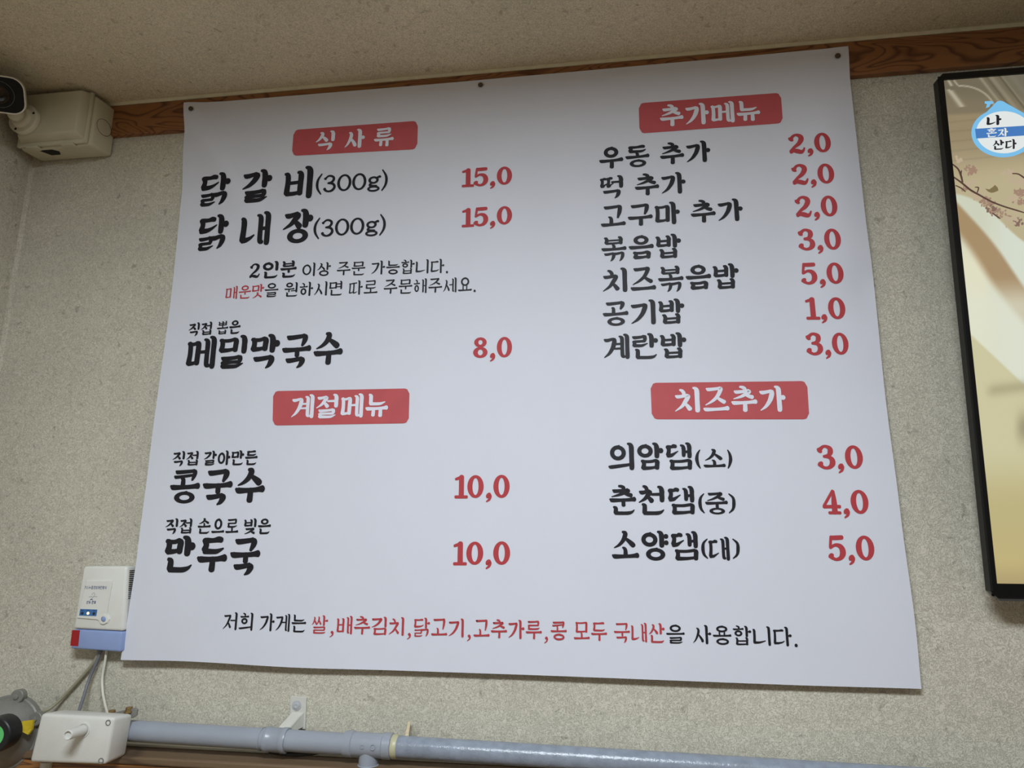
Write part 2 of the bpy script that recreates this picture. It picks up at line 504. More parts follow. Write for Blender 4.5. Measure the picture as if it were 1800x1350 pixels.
    if j == 'ㅅ':
        if ctx == 'l':
            return [[P(.36, .05, .46), P(.47, .10, .76), P(.50, .24, .88), P(.42, .48, .8), P(.24, .78, .56), P(.02, .98, .2)],
                    [P(.50, .44, .4), P(.62, .58, .74), P(.78, .78, .94), P(.82, .88, .9)]]
        return [[P(.40, .10, .46), P(.50, .16, .82), P(.50, .30, .86), P(.40, .58, .74), P(.22, .82, .52), P(.0, .98, .2)],
                [P(.48, .42, .44), P(.64, .58, .72), P(.80, .76, .94), P(.86, .84, .9)]]
    if j == 'ㅈ' or j == 'ㅊ':
        s = []
        a = 0.0
        if j == 'ㅊ':
            a = .23
            s.append([P(.34, .06, .46), P(.46, .10, .66), P(.55, .2, .74), P(.55, .32, .7)])
        q = lambda u, v, k: P(u, a + v * (1 - a), k)
        y = y0 + a * H + .4 * w
        e = .04 * W if j == 'ㅈ' else .02 * W
        r = x1 - (.14 * W if ctx == 't' else .08 * W)
        s.append(lead(x0 + e, y + .14 * w, w * .9) + [C(r - 1.15 * w, y + .06 * w, .66), C(r - .62 * w, y - .06 * w, .66)])
        if ctx == 'l':
            s.append([C(r - .62 * w, y - .02 * w, .62), C(r - .46 * w, y + .22 * w, .86), q(.62, .44, .84), q(.40, .72, .62), q(.02, .98, .2)])
            s.append([q(.58, .52, .44), q(.72, .68, .76), q(.86, .86, .94)])
        else:
            s.append([C(r - .62 * w, y - .02 * w, .62), C(r - .48 * w, y + .2 * w, .82), q(.58, .52, .74), q(.32, .78, .54), q(.0, .98, .2)])
            s.append([q(.55, .56, .42), q(.70, .70, .72), q(.88, .82, .88)])
        return s
    if j == 'ㅇ':
        return [ring(x0, y0, x1, y1, min(.95 * w, .275 * W), min(.78 * w, .285 * H)), [C(xm - .06 * W, y0 + .28 * w, .5), C(xm + .06 * W + .1 * w, y0 + .10 * w, .40)]]
    if j == 'ㅎ':
        s = [[P(.34, .05, .44), P(.46, .08, .62), P(.56, .16, .7), P(.55, .28, .6)]]
        s.append(bar(x0, x1, y0 + .34 * H, w * .84))
        s.append(ring(xm - .36 * W, y0 + .45 * H, xm + .36 * W, y1, min(.88 * w, .22 * W), min(.74 * w, .16 * H)))
        return s
    return []


def syllable(ch, w):
    n = ord(ch) - 0xAC00
    L, V, T = CHO[n // 588], JUNG[n % 588 // 28], JONG[n % 28]
    out = []
    dense = {'ㄺ': .9, 'ㄲ': .96, 'ㄹ': .94, 'ㅂ': .96}.get(T, 1.0) * {'ㅃ': .9, 'ㄹ': .96, 'ㅆ': .92, 'ㄸ': .95, 'ㅋ': .95}.get(L, 1.0)
    if V in 'ㅔㅐㅖㅕ':
        dense *= .95
    if V in 'ㅗㅜㅠㅛ' and T:
        dense *= .94
    w = w * dense
    if V in 'ㅏㅑㅓㅕㅣㅐㅔㅖ':
        two = V in 'ㅐㅔㅖ'
        right = V in 'ㅏㅑ'
        sx = {True: .75, False: .865}[right]
        if V in 'ㅓㅕ':
            sx = .87
        if two:
            sx = .9
        yb = .58 if T else 1.0
        Lx1 = .60 if right else (.66 if V == 'ㅣ' else .56)
        if two:
            Lx1 = .47
        if T:
            Ly0, Ly1 = .07, .54
        else:
            Ly0, Ly1 = .14, .90
        if L in 'ㅅㅈㄱㅊ':
            Lx1 += .03 if two else (-.02 if right and L == 'ㄱ' else .03 if right else .0)
            Ly1 += .04
        if L in 'ㅊㅎ':
            Ly0 -= .08
        out += cons(L, (.01, Ly0, Lx1, Ly1), w, 'l')
        ym = (.30 if T else .46)
        if V == 'ㅣ':
            out.append(stem(sx, .0, yb, w))
        elif V == 'ㅏ':
            out += [stem(sx, .0, yb, w), *dot(sx, ym, w, .24)]
        elif V == 'ㅑ':
            out += [stem(sx, .0, yb, w), *dot(sx, ym - .1, w * .85, .24), *dot(sx, ym + .11, w * .85, .24)]
        elif V == 'ㅓ':
            out += [stem(sx, .0, yb, w), [(Lx1 - .06, ym, .5 * w), (sx, ym - .01, .6 * w)]]
        elif V == 'ㅕ':
            out += [stem(sx, .0, yb, w), [(Lx1 - .05, ym - .09, .5 * w), (sx, ym - .1, .56 * w)], [(Lx1 - .05, ym + .1, .5 * w), (sx, ym + .09, .56 * w)]]
        elif V == 'ㅐ':
            s1 = sx - max(1.25 * w, .2)
            out += [stem(s1, .07, yb - .05, w * .86, foot=1 if not T and w > .13 else 0), stem(sx, .0, yb, w * .94), [(s1, ym + .04, .55 * w), (sx, ym + .03, .55 * w)]]
        elif V == 'ㅔ':
            s1 = sx - max(1.12 * w, .19)
            out += [stem(s1, .07, yb - .05, w * .86, foot=1 if not T else 0), stem(sx, .0, yb, w * .94), [(Lx1 - .04, ym + .02, .5 * w), (s1, ym + .01, .58 * w)]]
        elif V == 'ㅖ':
            s1 = sx - max(1.12 * w, .19)
            out += [stem(s1, .07, yb - .05, w * .86, foot=1), stem(sx, .0, yb, w * .94), [(Lx1 - .06, ym - .06, .45 * w), (s1, ym - .07, .5 * w)], [(Lx1 - .1, ym + .12, .45 * w), (s1, ym + .11, .5 * w)]]
        if T:
            bx = (.10, .60, .86, 1.0)
            if T == 'ㅇ':
                bx = (.16, .58, .86, 1.0)
            if T == 'ㄴ':
                bx = (.12, .60, .93, 1.0)
            if T == 'ㄺ':
                bx = (.04, .58, .92, 1.02)
            if T in 'ㅅㅈ':
                bx = (.1, .58, .9, 1.0)
            if T in 'ㅂㅁ' :
                bx = (.14, .585, sx + .45 * w, 1.0)
            if T == 'ㄱ':
                bx = (.12, .62, .84, 1.03)
            out += cons(T, bx, w, 'b')
    elif V in 'ㅗㅛㅜㅠㅡ':
        if T:
            ly1 = .40
            yv = {'ㅗ': .53, 'ㅛ': .53}.get(V, .49)
            ly1 = .36 if V in 'ㅗㅛ' else .40
            tb = (.17, .66, .85, 1.0)
            if V in 'ㅜㅠ':
                tb = (.17, .70, .85, 1.0)
            if V == 'ㅡ' :
                tb = (.17, .64, .86, 1.0)
            if T == 'ㄴ':
                tb = (.14, tb[1], .92, 1.0)
            if T == 'ㄱ':
                tb = (.14, tb[1], .80, 1.05)
            if T == 'ㄲ':
                tb = (.1, tb[1] - .02, .9, 1.04)
        else:
            yv = {'ㅗ': .86, 'ㅛ': .86, 'ㅡ': .86}.get(V, .62)
            ly1 = {'ㅗ': .60, 'ㅛ': .58, 'ㅡ': .72}.get(V, .50)
            tb = None
        lb = (.13, .02, .86, ly1)
        if L in 'ㅅㅈ':
            lb = (.1, .0, .9, ly1 + .0)
        if L == 'ㅊ':
            lb = (.1, .0, .9, ly1 - .01)
        if L == 'ㅇ':
            lb = (.2, .02, .8, ly1)
        if L == 'ㅎ':
            lb = (.08, -.02, .92, ly1 + .03)
        out += cons(L, lb, w, 't')
        out.append(bar(.0, 1.0, yv, w, .0, 1.0))
        h = w * HB
        if V == 'ㅗ':
            yo = ly1 - (.08 if L in 'ㄱㅋ' else .04 if L in 'ㅅ' else 0.0)
            xo = .42 if L in 'ㄱㅋ' else .5
            out.append([(xo - .5 * w, yo + .02, .36 * w), (xo - .2 * w, yo + .05, .62 * w), (xo, yo + .4 * w + .05, .74 * w), (xo, yv, .84 * w)] if not T and L in 'ㄱㅅ' else [(xo - .28 * w, yo + .01, .45 * w), (xo, yo + .05, .7 * w), (xo, yv, .8 * w)])
        if V == 'ㅛ':
            out += [[(.36, ly1 - .0, .56 * w), (.37, yv, .68 * w)], [(.63, ly1 - .0, .56 * w), (.62, yv, .68 * w)]]
        y2 = .98 - .3 * w if not T else tb[1] - .03
        if V == 'ㅜ':
            out.append([(.52, yv, .8 * w), (.52, (yv + y2) / 2, .86 * w), (.512, y2 - .05 * w, .9 * w)] if not T else [(.52, yv, .8 * w), (.52, y2, .8 * w)])
        if V == 'ㅠ':
            out += [[(.36, yv, .74 * w), (.355, (yv + y2) / 2, .8 * w), (.345, y2 - .03, .82 * w)], [(.66, yv, .74 * w), (.665, (yv + y2) / 2, .82 * w), (.66, y2 - .01, .85 * w)]]
        if T:
            out += cons(T, tb, w, 'b')
    elif V == 'ㅢ':
        out += cons(L, (.06, .1 if L == 'ㅇ' else .02, .66, .64), w, 'l')
        out.append([(.02, .86, .4 * w), (.1, .875, .72 * w), (.4, .84, .7 * w), (.86, .78, .55 * w)])
        out.append(stem(.87, .0, 1.0, w))
    elif V == 'ㅝ':
        out += cons(L, (.1, .02, .6, .36), w, 't')
        out.append(bar(.0, .72, .47, w * .9))
        out.append([(.34, .47, .66 * w), (.33, .66, .7 * w)])
        out.append([(.5, .6, .5 * w), (.87, .58, .56 * w)])
        out.append(stem(.87, .0, .72, w))
        out += cons(T, (.14, .7, .95, 1.0), w, 'b')
    return out


def ell(cx, cy, rx, ry, wx, wy):
    return ring(cx - rx, cy - ry, cx + rx, cy + ry, wx, wy)


def latin(ch, w, slab):
    """(advance, strokes) of a figure or a mark; slab figures are heavy in the sides with ball ends"""
    t = w * .5 if slab else w * .72
    if ch == '0':
        return .60, [ell(.29, .5, .285, .5, w / 1.42, t)]
    if ch == '1':
        return .46, [[(.26, .08, w * .98), (.26, .9, w)], [(.06, .17, t * .9), (.16, .13, t * 1.1), (.25, .07, t * .9)], [(.06, .955, t * 1.1), (.45, .955, t * 1.1)]]
    if ch == '2':
        return .58, [[(.11, .24, w * 1.15), (.13, .2, w * .7), (.2, .08, t), (.32, .045, t * 1.1), (.44, .15, w * .95), (.45, .3, w), (.36, .5, w * .8), (.2, .68, t * 1.1), (.06, .88, t)],
                     [(.07, .93, t * 1.3), (.16, .86, t * 1.4), (.28, .88, w * .9), (.42, .93, w * .8), (.5, .86, t), (.54, .74, t * .7)]]
    if ch == '3':
        return .58, [[(.1, .2, w * 1.1), (.13, .15, w * .7), (.22, .05, t), (.33, .05, t * 1.1), (.43, .15, w * .9), (.43, .3, w * .95), (.35, .43, t * 1.2), (.22, .47, t)],
                     [(.24, .47, t), (.38, .5, t * 1.2), (.47, .62, w * .95), (.47, .78, w), (.38, .92, t * 1.3), (.25, .96, t), (.14, .9, t * 1.2), (.09, .8, w * 1.1)]]
    if ch == '4':
        return .60, [[(.38, .06, w * .5), (.38, .5, w * .98), (.38, .93, w)], [(.36, .04, t), (.2, .36, t), (.05, .66, t)], [(.04, .7, t * 1.15), (.55, .7, t * 1.15)], [(.2, .96, t * 1.0), (.55, .96, t * 1.0)]]
    if ch == '5':
        return .56, [[(.13, .03, t), (.1, .3, t), (.085, .48, t)], [(.13, .075, w * .7), (.3, .075, w * .75), (.47, .065, w * .7)],
                     [(.09, .47, t), (.24, .37, t), (.38, .42, w * .8), (.45, .56, w), (.45, .74, w), (.37, .9, t * 1.4), (.24, .96, t), (.13, .9, t * 1.2), (.09, .82, w * 1.05)]]
    if ch == '8':
        return .585, [ell(.28, .24, .235, .245, w * .62, t), ell(.28, .73, .27, .27, w * .69, t)]
    if ch == ',':
        return .32, [[(.15, .9, w * 1.15), (.18, .95, w * .9), (.17, 1.06, w * .5), (.08, 1.16, w * .25)]]
    if ch == '.':
        return .26, [[(.1, .93, w * 1.25), (.11, .93, w * 1.25)]]
    if ch == '(':
        return .30, [[(.25, -.1, w * .5), (.12, .2, w * .85), (.08, .5, w), (.12, .8, w * .85), (.25, 1.1, w * .5)]]
    if ch == ')':
        return .30, [[(.05, -.1, w * .5), (.18, .2, w * .85), (.22, .5, w), (.18, .8, w * .85), (.05, 1.1, w * .5)]]
    if ch == 'g':
        return .56, [ell(.26, .46, .21, .22, w * .68, t), [(.4, .33, t), (.5, .27, t * 1.2), (.53, .3, w * .7)], [(.17, .64, t), (.12, .74, t * 1.3), (.2, .8, w * .9), (.38, .82, w * .9)],
                     ell(.27, .97, .25, .18, w * .62, t)]
    return .3, []


def smooth(p, n=5):
    """Catmull-Rom through the points of a stroke"""
    if len(p) < 3:
        return p
    q = [tuple(2 * a - b for a, b in zip(p[0], p[1]))] + list(p) + [tuple(2 * a - b for a, b in zip(p[-1], p[-2]))]
    out = []
    for i in range(1, len(q) - 2):
        for k in range(n):
            t = k / n
            out.append(tuple(.5 * (2 * b + (c - a) * t + (2 * a - 5 * b + 4 * c - d) * t * t + (3 * b - a - 3 * c + d) * t ** 3)
                             for a, b, c, d in zip(q[i - 1], q[i], q[i + 1], q[i + 2])))
    out.append(p[-1])
    return out


def ribbon(s, asp=1.0):
    """a stroke as (points, faces) of a flat ribbon with round ends"""
    if isinstance(s, tuple):
        n = len(s[1]) // 2
        return [(p[0], p[1]) for p in s[1]], [(i, (i + 1) % n, n + (i + 1) % n, n + i) for i in range(n)]
    if len(s) == 1:
        x, y, w = s[0]
        return [(x + w / 2 * math.cos(k * math.pi / 10), y + w / 2 * math.sin(k * math.pi / 10)) for k in range(20)], [tuple(range(20))]
    closed = False
    pts = smooth(s)
    n = len(pts)
    V, F = [], []
    for i in range(n):
        a = pts[(i - 1) % n] if closed else pts[max(i - 1, 0)]
        b = pts[(i + 1) % n] if closed else pts[min(i + 1, n - 1)]
        dx, dy = b[0] - a[0], b[1] - a[1]
        L = math.hypot(dx, dy) or 1e-9
        nx, ny = -dy / L, dx / L
        x, y, w = pts[i]
        w = max(w, .004) / 2
        V += [(x + nx * w, y + ny * w), (x - nx * w, y - ny * w)]
    for i in range(n if closed else n - 1):
        k = (i + 1) % n
        F.append((2 * i, 2 * k, 2 * k + 1, 2 * i + 1))
    if not closed:
        for e, o in ((0, 1), (n - 1, n - 2)):
            x, y, w = pts[e]
            w = max(w, .004) / 2
            ang = math.atan2(pts[e][1] - pts[o][1], pts[e][0] - pts[o][0])
            base = len(V)
            m = 10
            for k in range(m + 1):
                t = ang - math.pi / 2 + math.pi * k / m
                c, q = math.cos(t - ang) * w * .8, math.sin(t - ang) * w
                V.append((x + c * math.cos(ang) - q * math.sin(ang), y + c * math.sin(ang) + q * math.cos(ang)))
            F.append(tuple(range(base, base + m + 1)))
    return V, F


def run_strokes(text, w, adv=1.0, space=.4, slab=True, figs=1.0, fbase=0.0):
    """all strokes of a text in em units and its total advance; figs scales figures and marks"""
    out = []
    x = 0.0
    for ch in text:
        if ch == ' ':
            x += space
        elif 0xAC00 <= ord(ch) <= 0xD7A3:
            side = (adv - .93) / 2
            for s in syllable(ch, w):
                c = isinstance(s, tuple)
                q = [(x + side + .93 * a, b, k) for a, b, k in (s[1] if c else s)]
                out.append(('ring', q) if c else q)
            x += adv
        else:
            a, ss = latin(ch, w / figs, slab)
            for s in ss:
                c = isinstance(s, tuple)
                q = [(x + 1.42 * figs * p, fbase + figs * r, k * figs) for p, r, k in (s[1] if c else s)]
                out.append(('ring', q) if c else q)
            x += a * figs * (1.42 if ch not in '.,' else 1.36)
    return out, x
# ------------------------------------------------------------------ the room
XL, XR, YB = -1.178, 2.7, -4.6


def slab(name, q, t, m):
    """a wall as a thick slab: four inner corners and the outward thickness"""
    bm = hexa(bmesh.new(), q, [Vector(p) + Vector(t) for p in q])
    return structure(put_bm(name, bm, m))


slab('wall_back', [(XL, 0, 0), (XR, 0, 0), (XR, 0, CEIL), (XL, 0, CEIL)], (0, .1, 0), M_WALL)
slab('wall_left', [(XL, YB, 0), (XL, 0, 0), (XL, 0, CEIL), (XL, YB, CEIL)], (-.1, 0, 0), M_WALL)
slab('wall_right', [(XR, 0, 0), (XR, YB, 0), (XR, YB, CEIL), (XR, 0, CEIL)], (.1, 0, 0), M_WALL)
slab('wall_front', [(XR, YB, 0), (XL, YB, 0), (XL, YB, CEIL), (XR, YB, CEIL)], (0, -.1, 0), M_WALL)
slab('ceiling', [(XL, 0, CEIL), (XR, 0, CEIL), (XR, YB, CEIL), (XL, YB, CEIL)], (0, 0, .1), M_CEIL)
slab('floor', [(XL, YB, 0), (XR, YB, 0), (XR, 0, 0), (XL, 0, 0)], (0, 0, -.1), M_FLOOR)

# wooden board under the ceiling, with the papered fillet above it
ZT0, ZT1 = 1.55 + .7845, 1.55 + .8525
structure(put_bm('trim_1', box(XL + .001, XR - .001, -.012, -.0005, ZT0, ZT1, .0012), M_TRIM))
bm = bmesh.new()
n = 7
pr = []
for k in range(n + 1):
    a = math.pi / 2 * k / n
    pr.append((-.0125 - .004 * (1 - math.sin(a)), CEIL - (CEIL - ZT1 - .0005) * math.sin(a)))
prof = [(y, z) for y, z in pr] + [(-.0005, ZT1 + .0005), (-.0005, CEIL - .0002)]
prof[0] = (-.0175, CEIL - .0002)
rings = [[bm.verts.new((x, y, z)) for y, z in prof] for x in (XL + .001, XR - .001)]
m_ = len(prof)
for i in range(m_):
    bm.faces.new((rings[0][i], rings[0][(i + 1) % m_], rings[1][(i + 1) % m_], rings[1][i]))
bm.faces.new(rings[0]); bm.faces.new(rings[1])
structure(put_bm('trim_2', bm, M_CAULK, smooth=True))
# papered fillet in the corner of the two walls
bm = prism([(XL, -.006, 1.0), (XL + .0022, -.0022, 1.0), (XL + .006, 0, 1.0), (XL, 0, 1.0)], (0, 0, ZT0 - 1.0 - .001))
structure(put_bm('trim_3', bm, M_WALL))
# lower board: its top face is seen from above, a caulk line runs where it meets the wall
ZL = 1.55 - .3612
structure(put_bm('trim_4', box(XL + .001, XR - .001, -.060, -.0005, ZL - .012, ZL, .003), M_LEDGETOP))
structure(put_bm('trim_5', box(XL + .001, XR - .001, -.056, -.0005, ZL - .16, ZL - .0125, .002), M_LEDGE))
structure(put_bm('trim_6', box(XL + .001, XR - .001, -.0130, -.0005, ZL + .0002, ZL + .0045, .001), M_BEAD))


# ------------------------------------------------------------------ the poster
def gauss(x, z, cx, cz, sx, sz, ang=0.0):
    dx, dz = x - cx, z - cz
    c, s = math.cos(ang), math.sin(ang)
    u, v = dx * c + dz * s, -dx * s + dz * c
    return math.exp(-(u / sx) ** 2 - (v / sz) ** 2)


def sheet_depth(x, z):
    """how far the sheet stands off the wall at a point (z counted from the eye): pinned on the board, loose below"""
    d = .0145
    d += .0065 * gauss(x, z, -.84, -.13, .16, .22)                          # pushed out by the alarm behind its edge
    d += .0080 * gauss(x, z, -.77, .75, .028, .20, math.radians(32))        # crease running down from the left nail
    d -= .0016 * gauss(x, z, -.82, .70, .03, .16, math.radians(20))
    d += .0120 * gauss(x, z, .395, .52, .055, .24)                             # right edge stands off under the nail
    d -= .0050 * gauss(x, z, .43, .38, .06, .05, math.radians(40))
    d += .0040 * gauss(x, z, .44, -.02, .10, .25)
    d += .0012 * math.sin(x * 9 + .6) * (1 - min(1, max(0, (z - .5) / .3))) + .0008 * math.sin(z * 11 + x * 3)
    d += .0022 * gauss(x, z, -.15, .745, .8, .035)                           # the step where the sheet leaves the board
    return max(d, .0135)


def Q(px, py, lift=0.0):
    """the point of the sheet seen at (px, py)"""
    d = .0145
    for _ in range(6):
        p = P(px, py, d)
        d = sheet_depth(p.x, p.z - 1.55)
    return P(px, py, d + lift)


poster = root('menu_poster', 'large white printed menu poster with red headers nailed to the wall', 'poster', P(916, 1186, .013))
NX, NZ = 130, 112


def table(t, x):
    for (a, p), (b, q) in zip(t, t[1:]):
        if x <= b:
            k = min(1, max(0, (x - a) / (b - a)))
            k = k * k * (3 - 2 * k)
            return p + (q - p) * k
    return t[-1][1]


# how far the cut edges of the sheet bow from straight lines between its corners
E_LEFT = [(180, 0), (240, 7.5), (350, 15), (500, 16.5), (800, 10.5), (970, 8), (1100, 4), (1160, 0)]
E_RIGHT = [(81, 0), (150, -3.6), (380, -4), (472, -2.5), (700, -5), (900, -2), (1100, 2), (1211, 0)]
E_TOP = [(323, 0), (370, 3.3), (400, 4.2), (780, 5), (940, 4.3), (1250, 3), (1440, 1.4), (1491, 0)]
E_BOT = [(212, 0), (313, -1.7), (540, 2.5), (710, 1), (920, .5), (1400, 1.4), (1620, 0)]
c4 = [P(323, 180, .014), P(1491, 81, .014), P(1620, 1211, .014), P(212, 1160, .014)]
V, Fs = [], []
for j in range(NZ + 1):
    for i in range(NX + 1):
        u, v = i / NX, j / NZ
        p = (c4[0] * (1 - u) + c4[1] * u) * (1 - v) + (c4[3] * (1 - u) + c4[2] * u) * v
        x, y = proj(p)
        x2 = x + table(E_LEFT, y) * (1 - u) ** 4 + table(E_RIGHT, y) * u ** 4
        y2 = y + table(E_TOP, x) * (1 - v) ** 6 + table(E_BOT, x) * v ** 6
        d = .0145
        for _ in range(3):
            p = P(x2, y2, d)
            d = sheet_depth(p.x, p.z - 1.55)
        V.append(P(x2, y2, d))
n1 = NX + 1
for j in range(NZ):
    for i in range(NX):
        a = j * n1 + i
        Fs.append((a, a + n1, a + n1 + 1, a + 1))
put('sheet', V, Fs, M_PAPER, poster, smooth=True, angle=80)
sheet = list(poster.children)[0] if poster.children else None


def flat(name, strokes, place, m, parent, lift, label=None):
    """strokes (em space) -> one flat mesh of printed ink; place maps em to a point, every stroke a hair above the last"""
    V, Fs = [], []
    for k, s in enumerate(strokes):
        v, f = ribbon(s)
        b = len(V)
        V += [place(x, y, lift + k * 6e-6) for x, y in v]
        Fs += [tuple(b + i for i in q) for q in f]
    return put(name, V, Fs, m, parent, label=label)


def quad_map(strokes, xl, tl, bl, xr, tr, br, lean=True):
    """fit the ink's width to [xl, xr] and the em height to the slanted band (tl..bl at the left, tr..br at the right)"""
    xs = []
    for s in strokes:
        xs += [p[0] for p in ribbon(s)[0]]
    a, b = min(xs), max(xs)

    def px(x, y):
        u = (x - a) / (b - a)
        t = tl + (tr - tl) * u
        o = bl + (br - bl) * u
        yy = t + (o - t) * y
        mid = (t + o) / 2
        X = xl + (xr - xl) * u
        k = (X - 910.3) / (mid + 5005.0) if lean else 0.0
        return X + k * (yy - mid), yy
    return px


def text(name, s, w, box_, m, parent, lift=.0006, adv=1.0, space=.32, slab=True, label=None, onto=None, lean=True):
    """a printed line: every word of it is one mesh"""
    words, x = [], 0.0
    for wd in s.split(' '):
        st, a = run_strokes(wd, w, adv, space, slab)
        words.append([('ring', [(p + x, q, k) for p, q, k in t[1]]) if isinstance(t, tuple) else [(p + x, q, k) for p, q, k in t] for t in st])
        x += a + space
    f = quad_map(sum(words, []), *box_, lean=lean)
    onto = onto or Q
    for st in words:
        flat(name, st, lambda x, y, l: onto(*f(x, y), l), m, parent, lift, label)


def panel(c, r, label):
    """rounded red header panel printed on the sheet, given by its corners in the photograph"""
    tl, tr, br, bl = [Vector(p) for p in c]
    w, h = (tr - tl).length, (bl - tl).length
    N = 60
    V, Fs = [], []
    cols = []
    for i in range(N + 1):
        x = w * i / N
        e = min(x, w - x)
        ins = r - math.sqrt(max(0, r * r - (r - e) ** 2)) if e < r else 0.0
        u = i / N
        col = []
        for k in range(5):
            v = (ins + (h - 2 * ins) * k / 4) / h
            p = (tl * (1 - u) + tr * u) * (1 - v) + (bl * (1 - u) + br * u) * v
            col.append(len(V))
            V.append(Q(p.x, p.y, .0005))
        cols.append(col)
    for a, b in zip(cols, cols[1:]):
        for k in range(4):
            Fs.append((a[k], a[k + 1], b[k + 1], b[k]))
    return put('header_panel', V, Fs, M_PANEL, poster, label=label)


for c, r, t, bx, sp, lab in (
        (((516.3, 228.3), (734.7, 212.2), (733.3, 262.2), (512.8, 274)), 9, '식 사 류', (555.1, 231, 264, 692.4, 222.5, 257.5), .35, 'red header panel, white lettering of three spaced syllables'),
        (((480.3, 687.5), (719.9, 682.7), (718.4, 744), (479, 748)), 9, '계절메뉴', (512.9, 693.5, 736, 682.3, 690.5, 734), .3, 'red header panel above the noodle and dumpling soups'),
        (((1122.6, 181.4), (1372.4, 163), (1376.3, 216.4), (1124.3, 234.6)), 9, '추가메뉴', (1159.8, 185, 224, 1336, 174.5, 212.5), .3, 'red header panel at the top right of the poster'),
        (((1143.3, 673), (1418.6, 669.7), (1422.8, 737), (1146, 737)), 10, '치즈추가', (1185.8, 680.5, 726, 1381, 677.5, 724.5), .3, 'red header panel above the last three prices')):
    pn = panel(c, r, lab)
    text('lettering', t, .18, bx, M_WHITE, pn, .0011, space=sp)

INK = (                                                # text, weight, (xl, top, bottom, xr, top, bottom), space
    ('닭 갈 비', 0.2, (352.7, 305, 362.5, 550, 290.5, 349), .31),
    ('닭 내 장', 0.2, (348.9, 378.5, 440.5, 550, 365.5, 425.5), .31),
    ('2', 0.22, (439, 463.8, 489, 457, 462.8, 487.8), .3),
    ('인분', 0.182, (461.6, 459.5, 489.8, 521.4, 457, 487.3), .3),
    ('이상 주문 가능합니다.', 0.132, (531.5, 462, 486, 787.7, 454.5, 480), .33),
    ('을 원하시면 따로 주문해주세요.', 0.132, (465.2, 497.5, 522.5, 836.3, 486.5, 513), .33),
    ('직접 뽑은', 0.18, (331.7, 567.5, 590.5, 422.7, 562, 586.5), .3),
    ('메밀막국수', 0.196, (328.3, 591.5, 650.5, 602.8, 582.5, 641.5), .3),
    ('직접 갈아만든', 0.176, (303.5, 793, 819, 452.7, 791, 817.5), .3),
    ('콩국수', 0.207, (299, 823, 885, 466, 822, 885), .3),
    ('직접 손으로 빚은', 0.176, (291, 911, 938, 476, 911, 939), .3),
    ('만두국', 0.21, (288.9, 940.5, 1006, 457.4, 943, 1008.5), .3),
    ('우동 추가', 0.18, (1053, 259, 298.5, 1248.7, 246, 284.5), .32),
    ('떡 추가', 0.18, (1054.8, 309.5, 349, 1205.2, 301.5, 340), .32),
    ('고구마 추가', 0.18, (1055.7, 360.5, 401, 1305.7, 348, 388.5), .32),
    ('볶음밥', 0.18, (1057, 416, 458.5, 1197.6, 410, 453.5), .3),
    ('치즈볶음밥', 0.18, (1059.4, 471.5, 515, 1299, 462, 507.5), .3),
    ('공기밥', 0.18, (1059.4, 529, 573.5, 1203.4, 524, 569), .3),
    ('계란밥', 0.18, (1061.3, 587.5, 632, 1207, 583.5, 630), .3),
    ('의암댐', 0.182, (1068.9, 778, 827, 1216.4, 777.5, 827), .3),
    ('춘천댐', 0.182, (1071, 853, 905, 1221, 854, 905.5), .3),
    ('소양댐', 0.182, (1075, 931.5, 984.5, 1227.3, 933.5, 986.5), .3),
    ('소', 0.176, (1236, 788, 823.5, 1275, 788.5, 824), .3),
    ('중', 0.176, (1239.5, 864.5, 904, 1279.5, 864.5, 904.5), .3),
    ('대', 0.176, (1245.5, 943, 985, 1282.5, 943.5, 986), .3),
    ('저희 가게는', 0.138, (392.7, 1075.5, 1107.5, 538, 1080, 1112), .32),
    ('을 사용합니다.', 0.138, (1170.9, 1097, 1131, 1401, 1102, 1137), .32),
)
for s, w, bx, sp in INK:
    text('menu_text', s, w, bx, M_BLACK, poster, space=sp)
for s, w, bx, sp in (('매운맛', .132, (396.7, 504, 526.5, 464, 498.5, 523), .3),
                     ('쌀,배추김치,닭고기,고추가루,콩 모두 국내산', .138, (548.2, 1081, 1113.5, 1168.5, 1095.5, 1130.5), .32)):
    text('menu_text', s, w, bx, M_RED, poster, space=sp, label='red printed words in the black text')
for bx in ((555, 309.5, 339, 681.7, 301, 331), (551, 387, 417, 678.3, 379.5, 409.5)):
    text('menu_text', '(300g)', .155, bx, M_BLACK, poster, slab=False)
for x0, x1, y0, y1, k in ((1221.9, 1231.5, 790, 824, 0), (1278.5, 1287.2, 790, 824, 1), (1227.4, 1238.5, 867, 902.5, 0), (1280.5, 1293, 867, 902.5, 1),
                          (1232.6, 1244.5, 946.5, 982.5, 0), (1287.5, 1300.3, 946.5, 982.5, 1)):
    if k == 0:
        st = [[(x1 - 1.5, y0 + 1, 2), (x0 + 4.2, y0 + 8, 4.6), (x0 + 3.0, (y0 + y1) / 2, 6.2), (x0 + 5.2, y1 - 8, 4.8), (x1 - .5, y1 - 1, 2)]]
    else:
        st = [[(x0 + .5, y0 + 1, 2), (x1 - 4.6, y0 + 8, 4.6), (x1 - 3.0, (y0 + y1) / 2, 6.2), (x1 - 4.4, y1 - 8, 4.8), (x0 + 1.5, y1 - 1, 2)]]
    flat('menu_text', st, lambda x, y, l: Q(x, y, l), M_BLACK, poster, .0006)
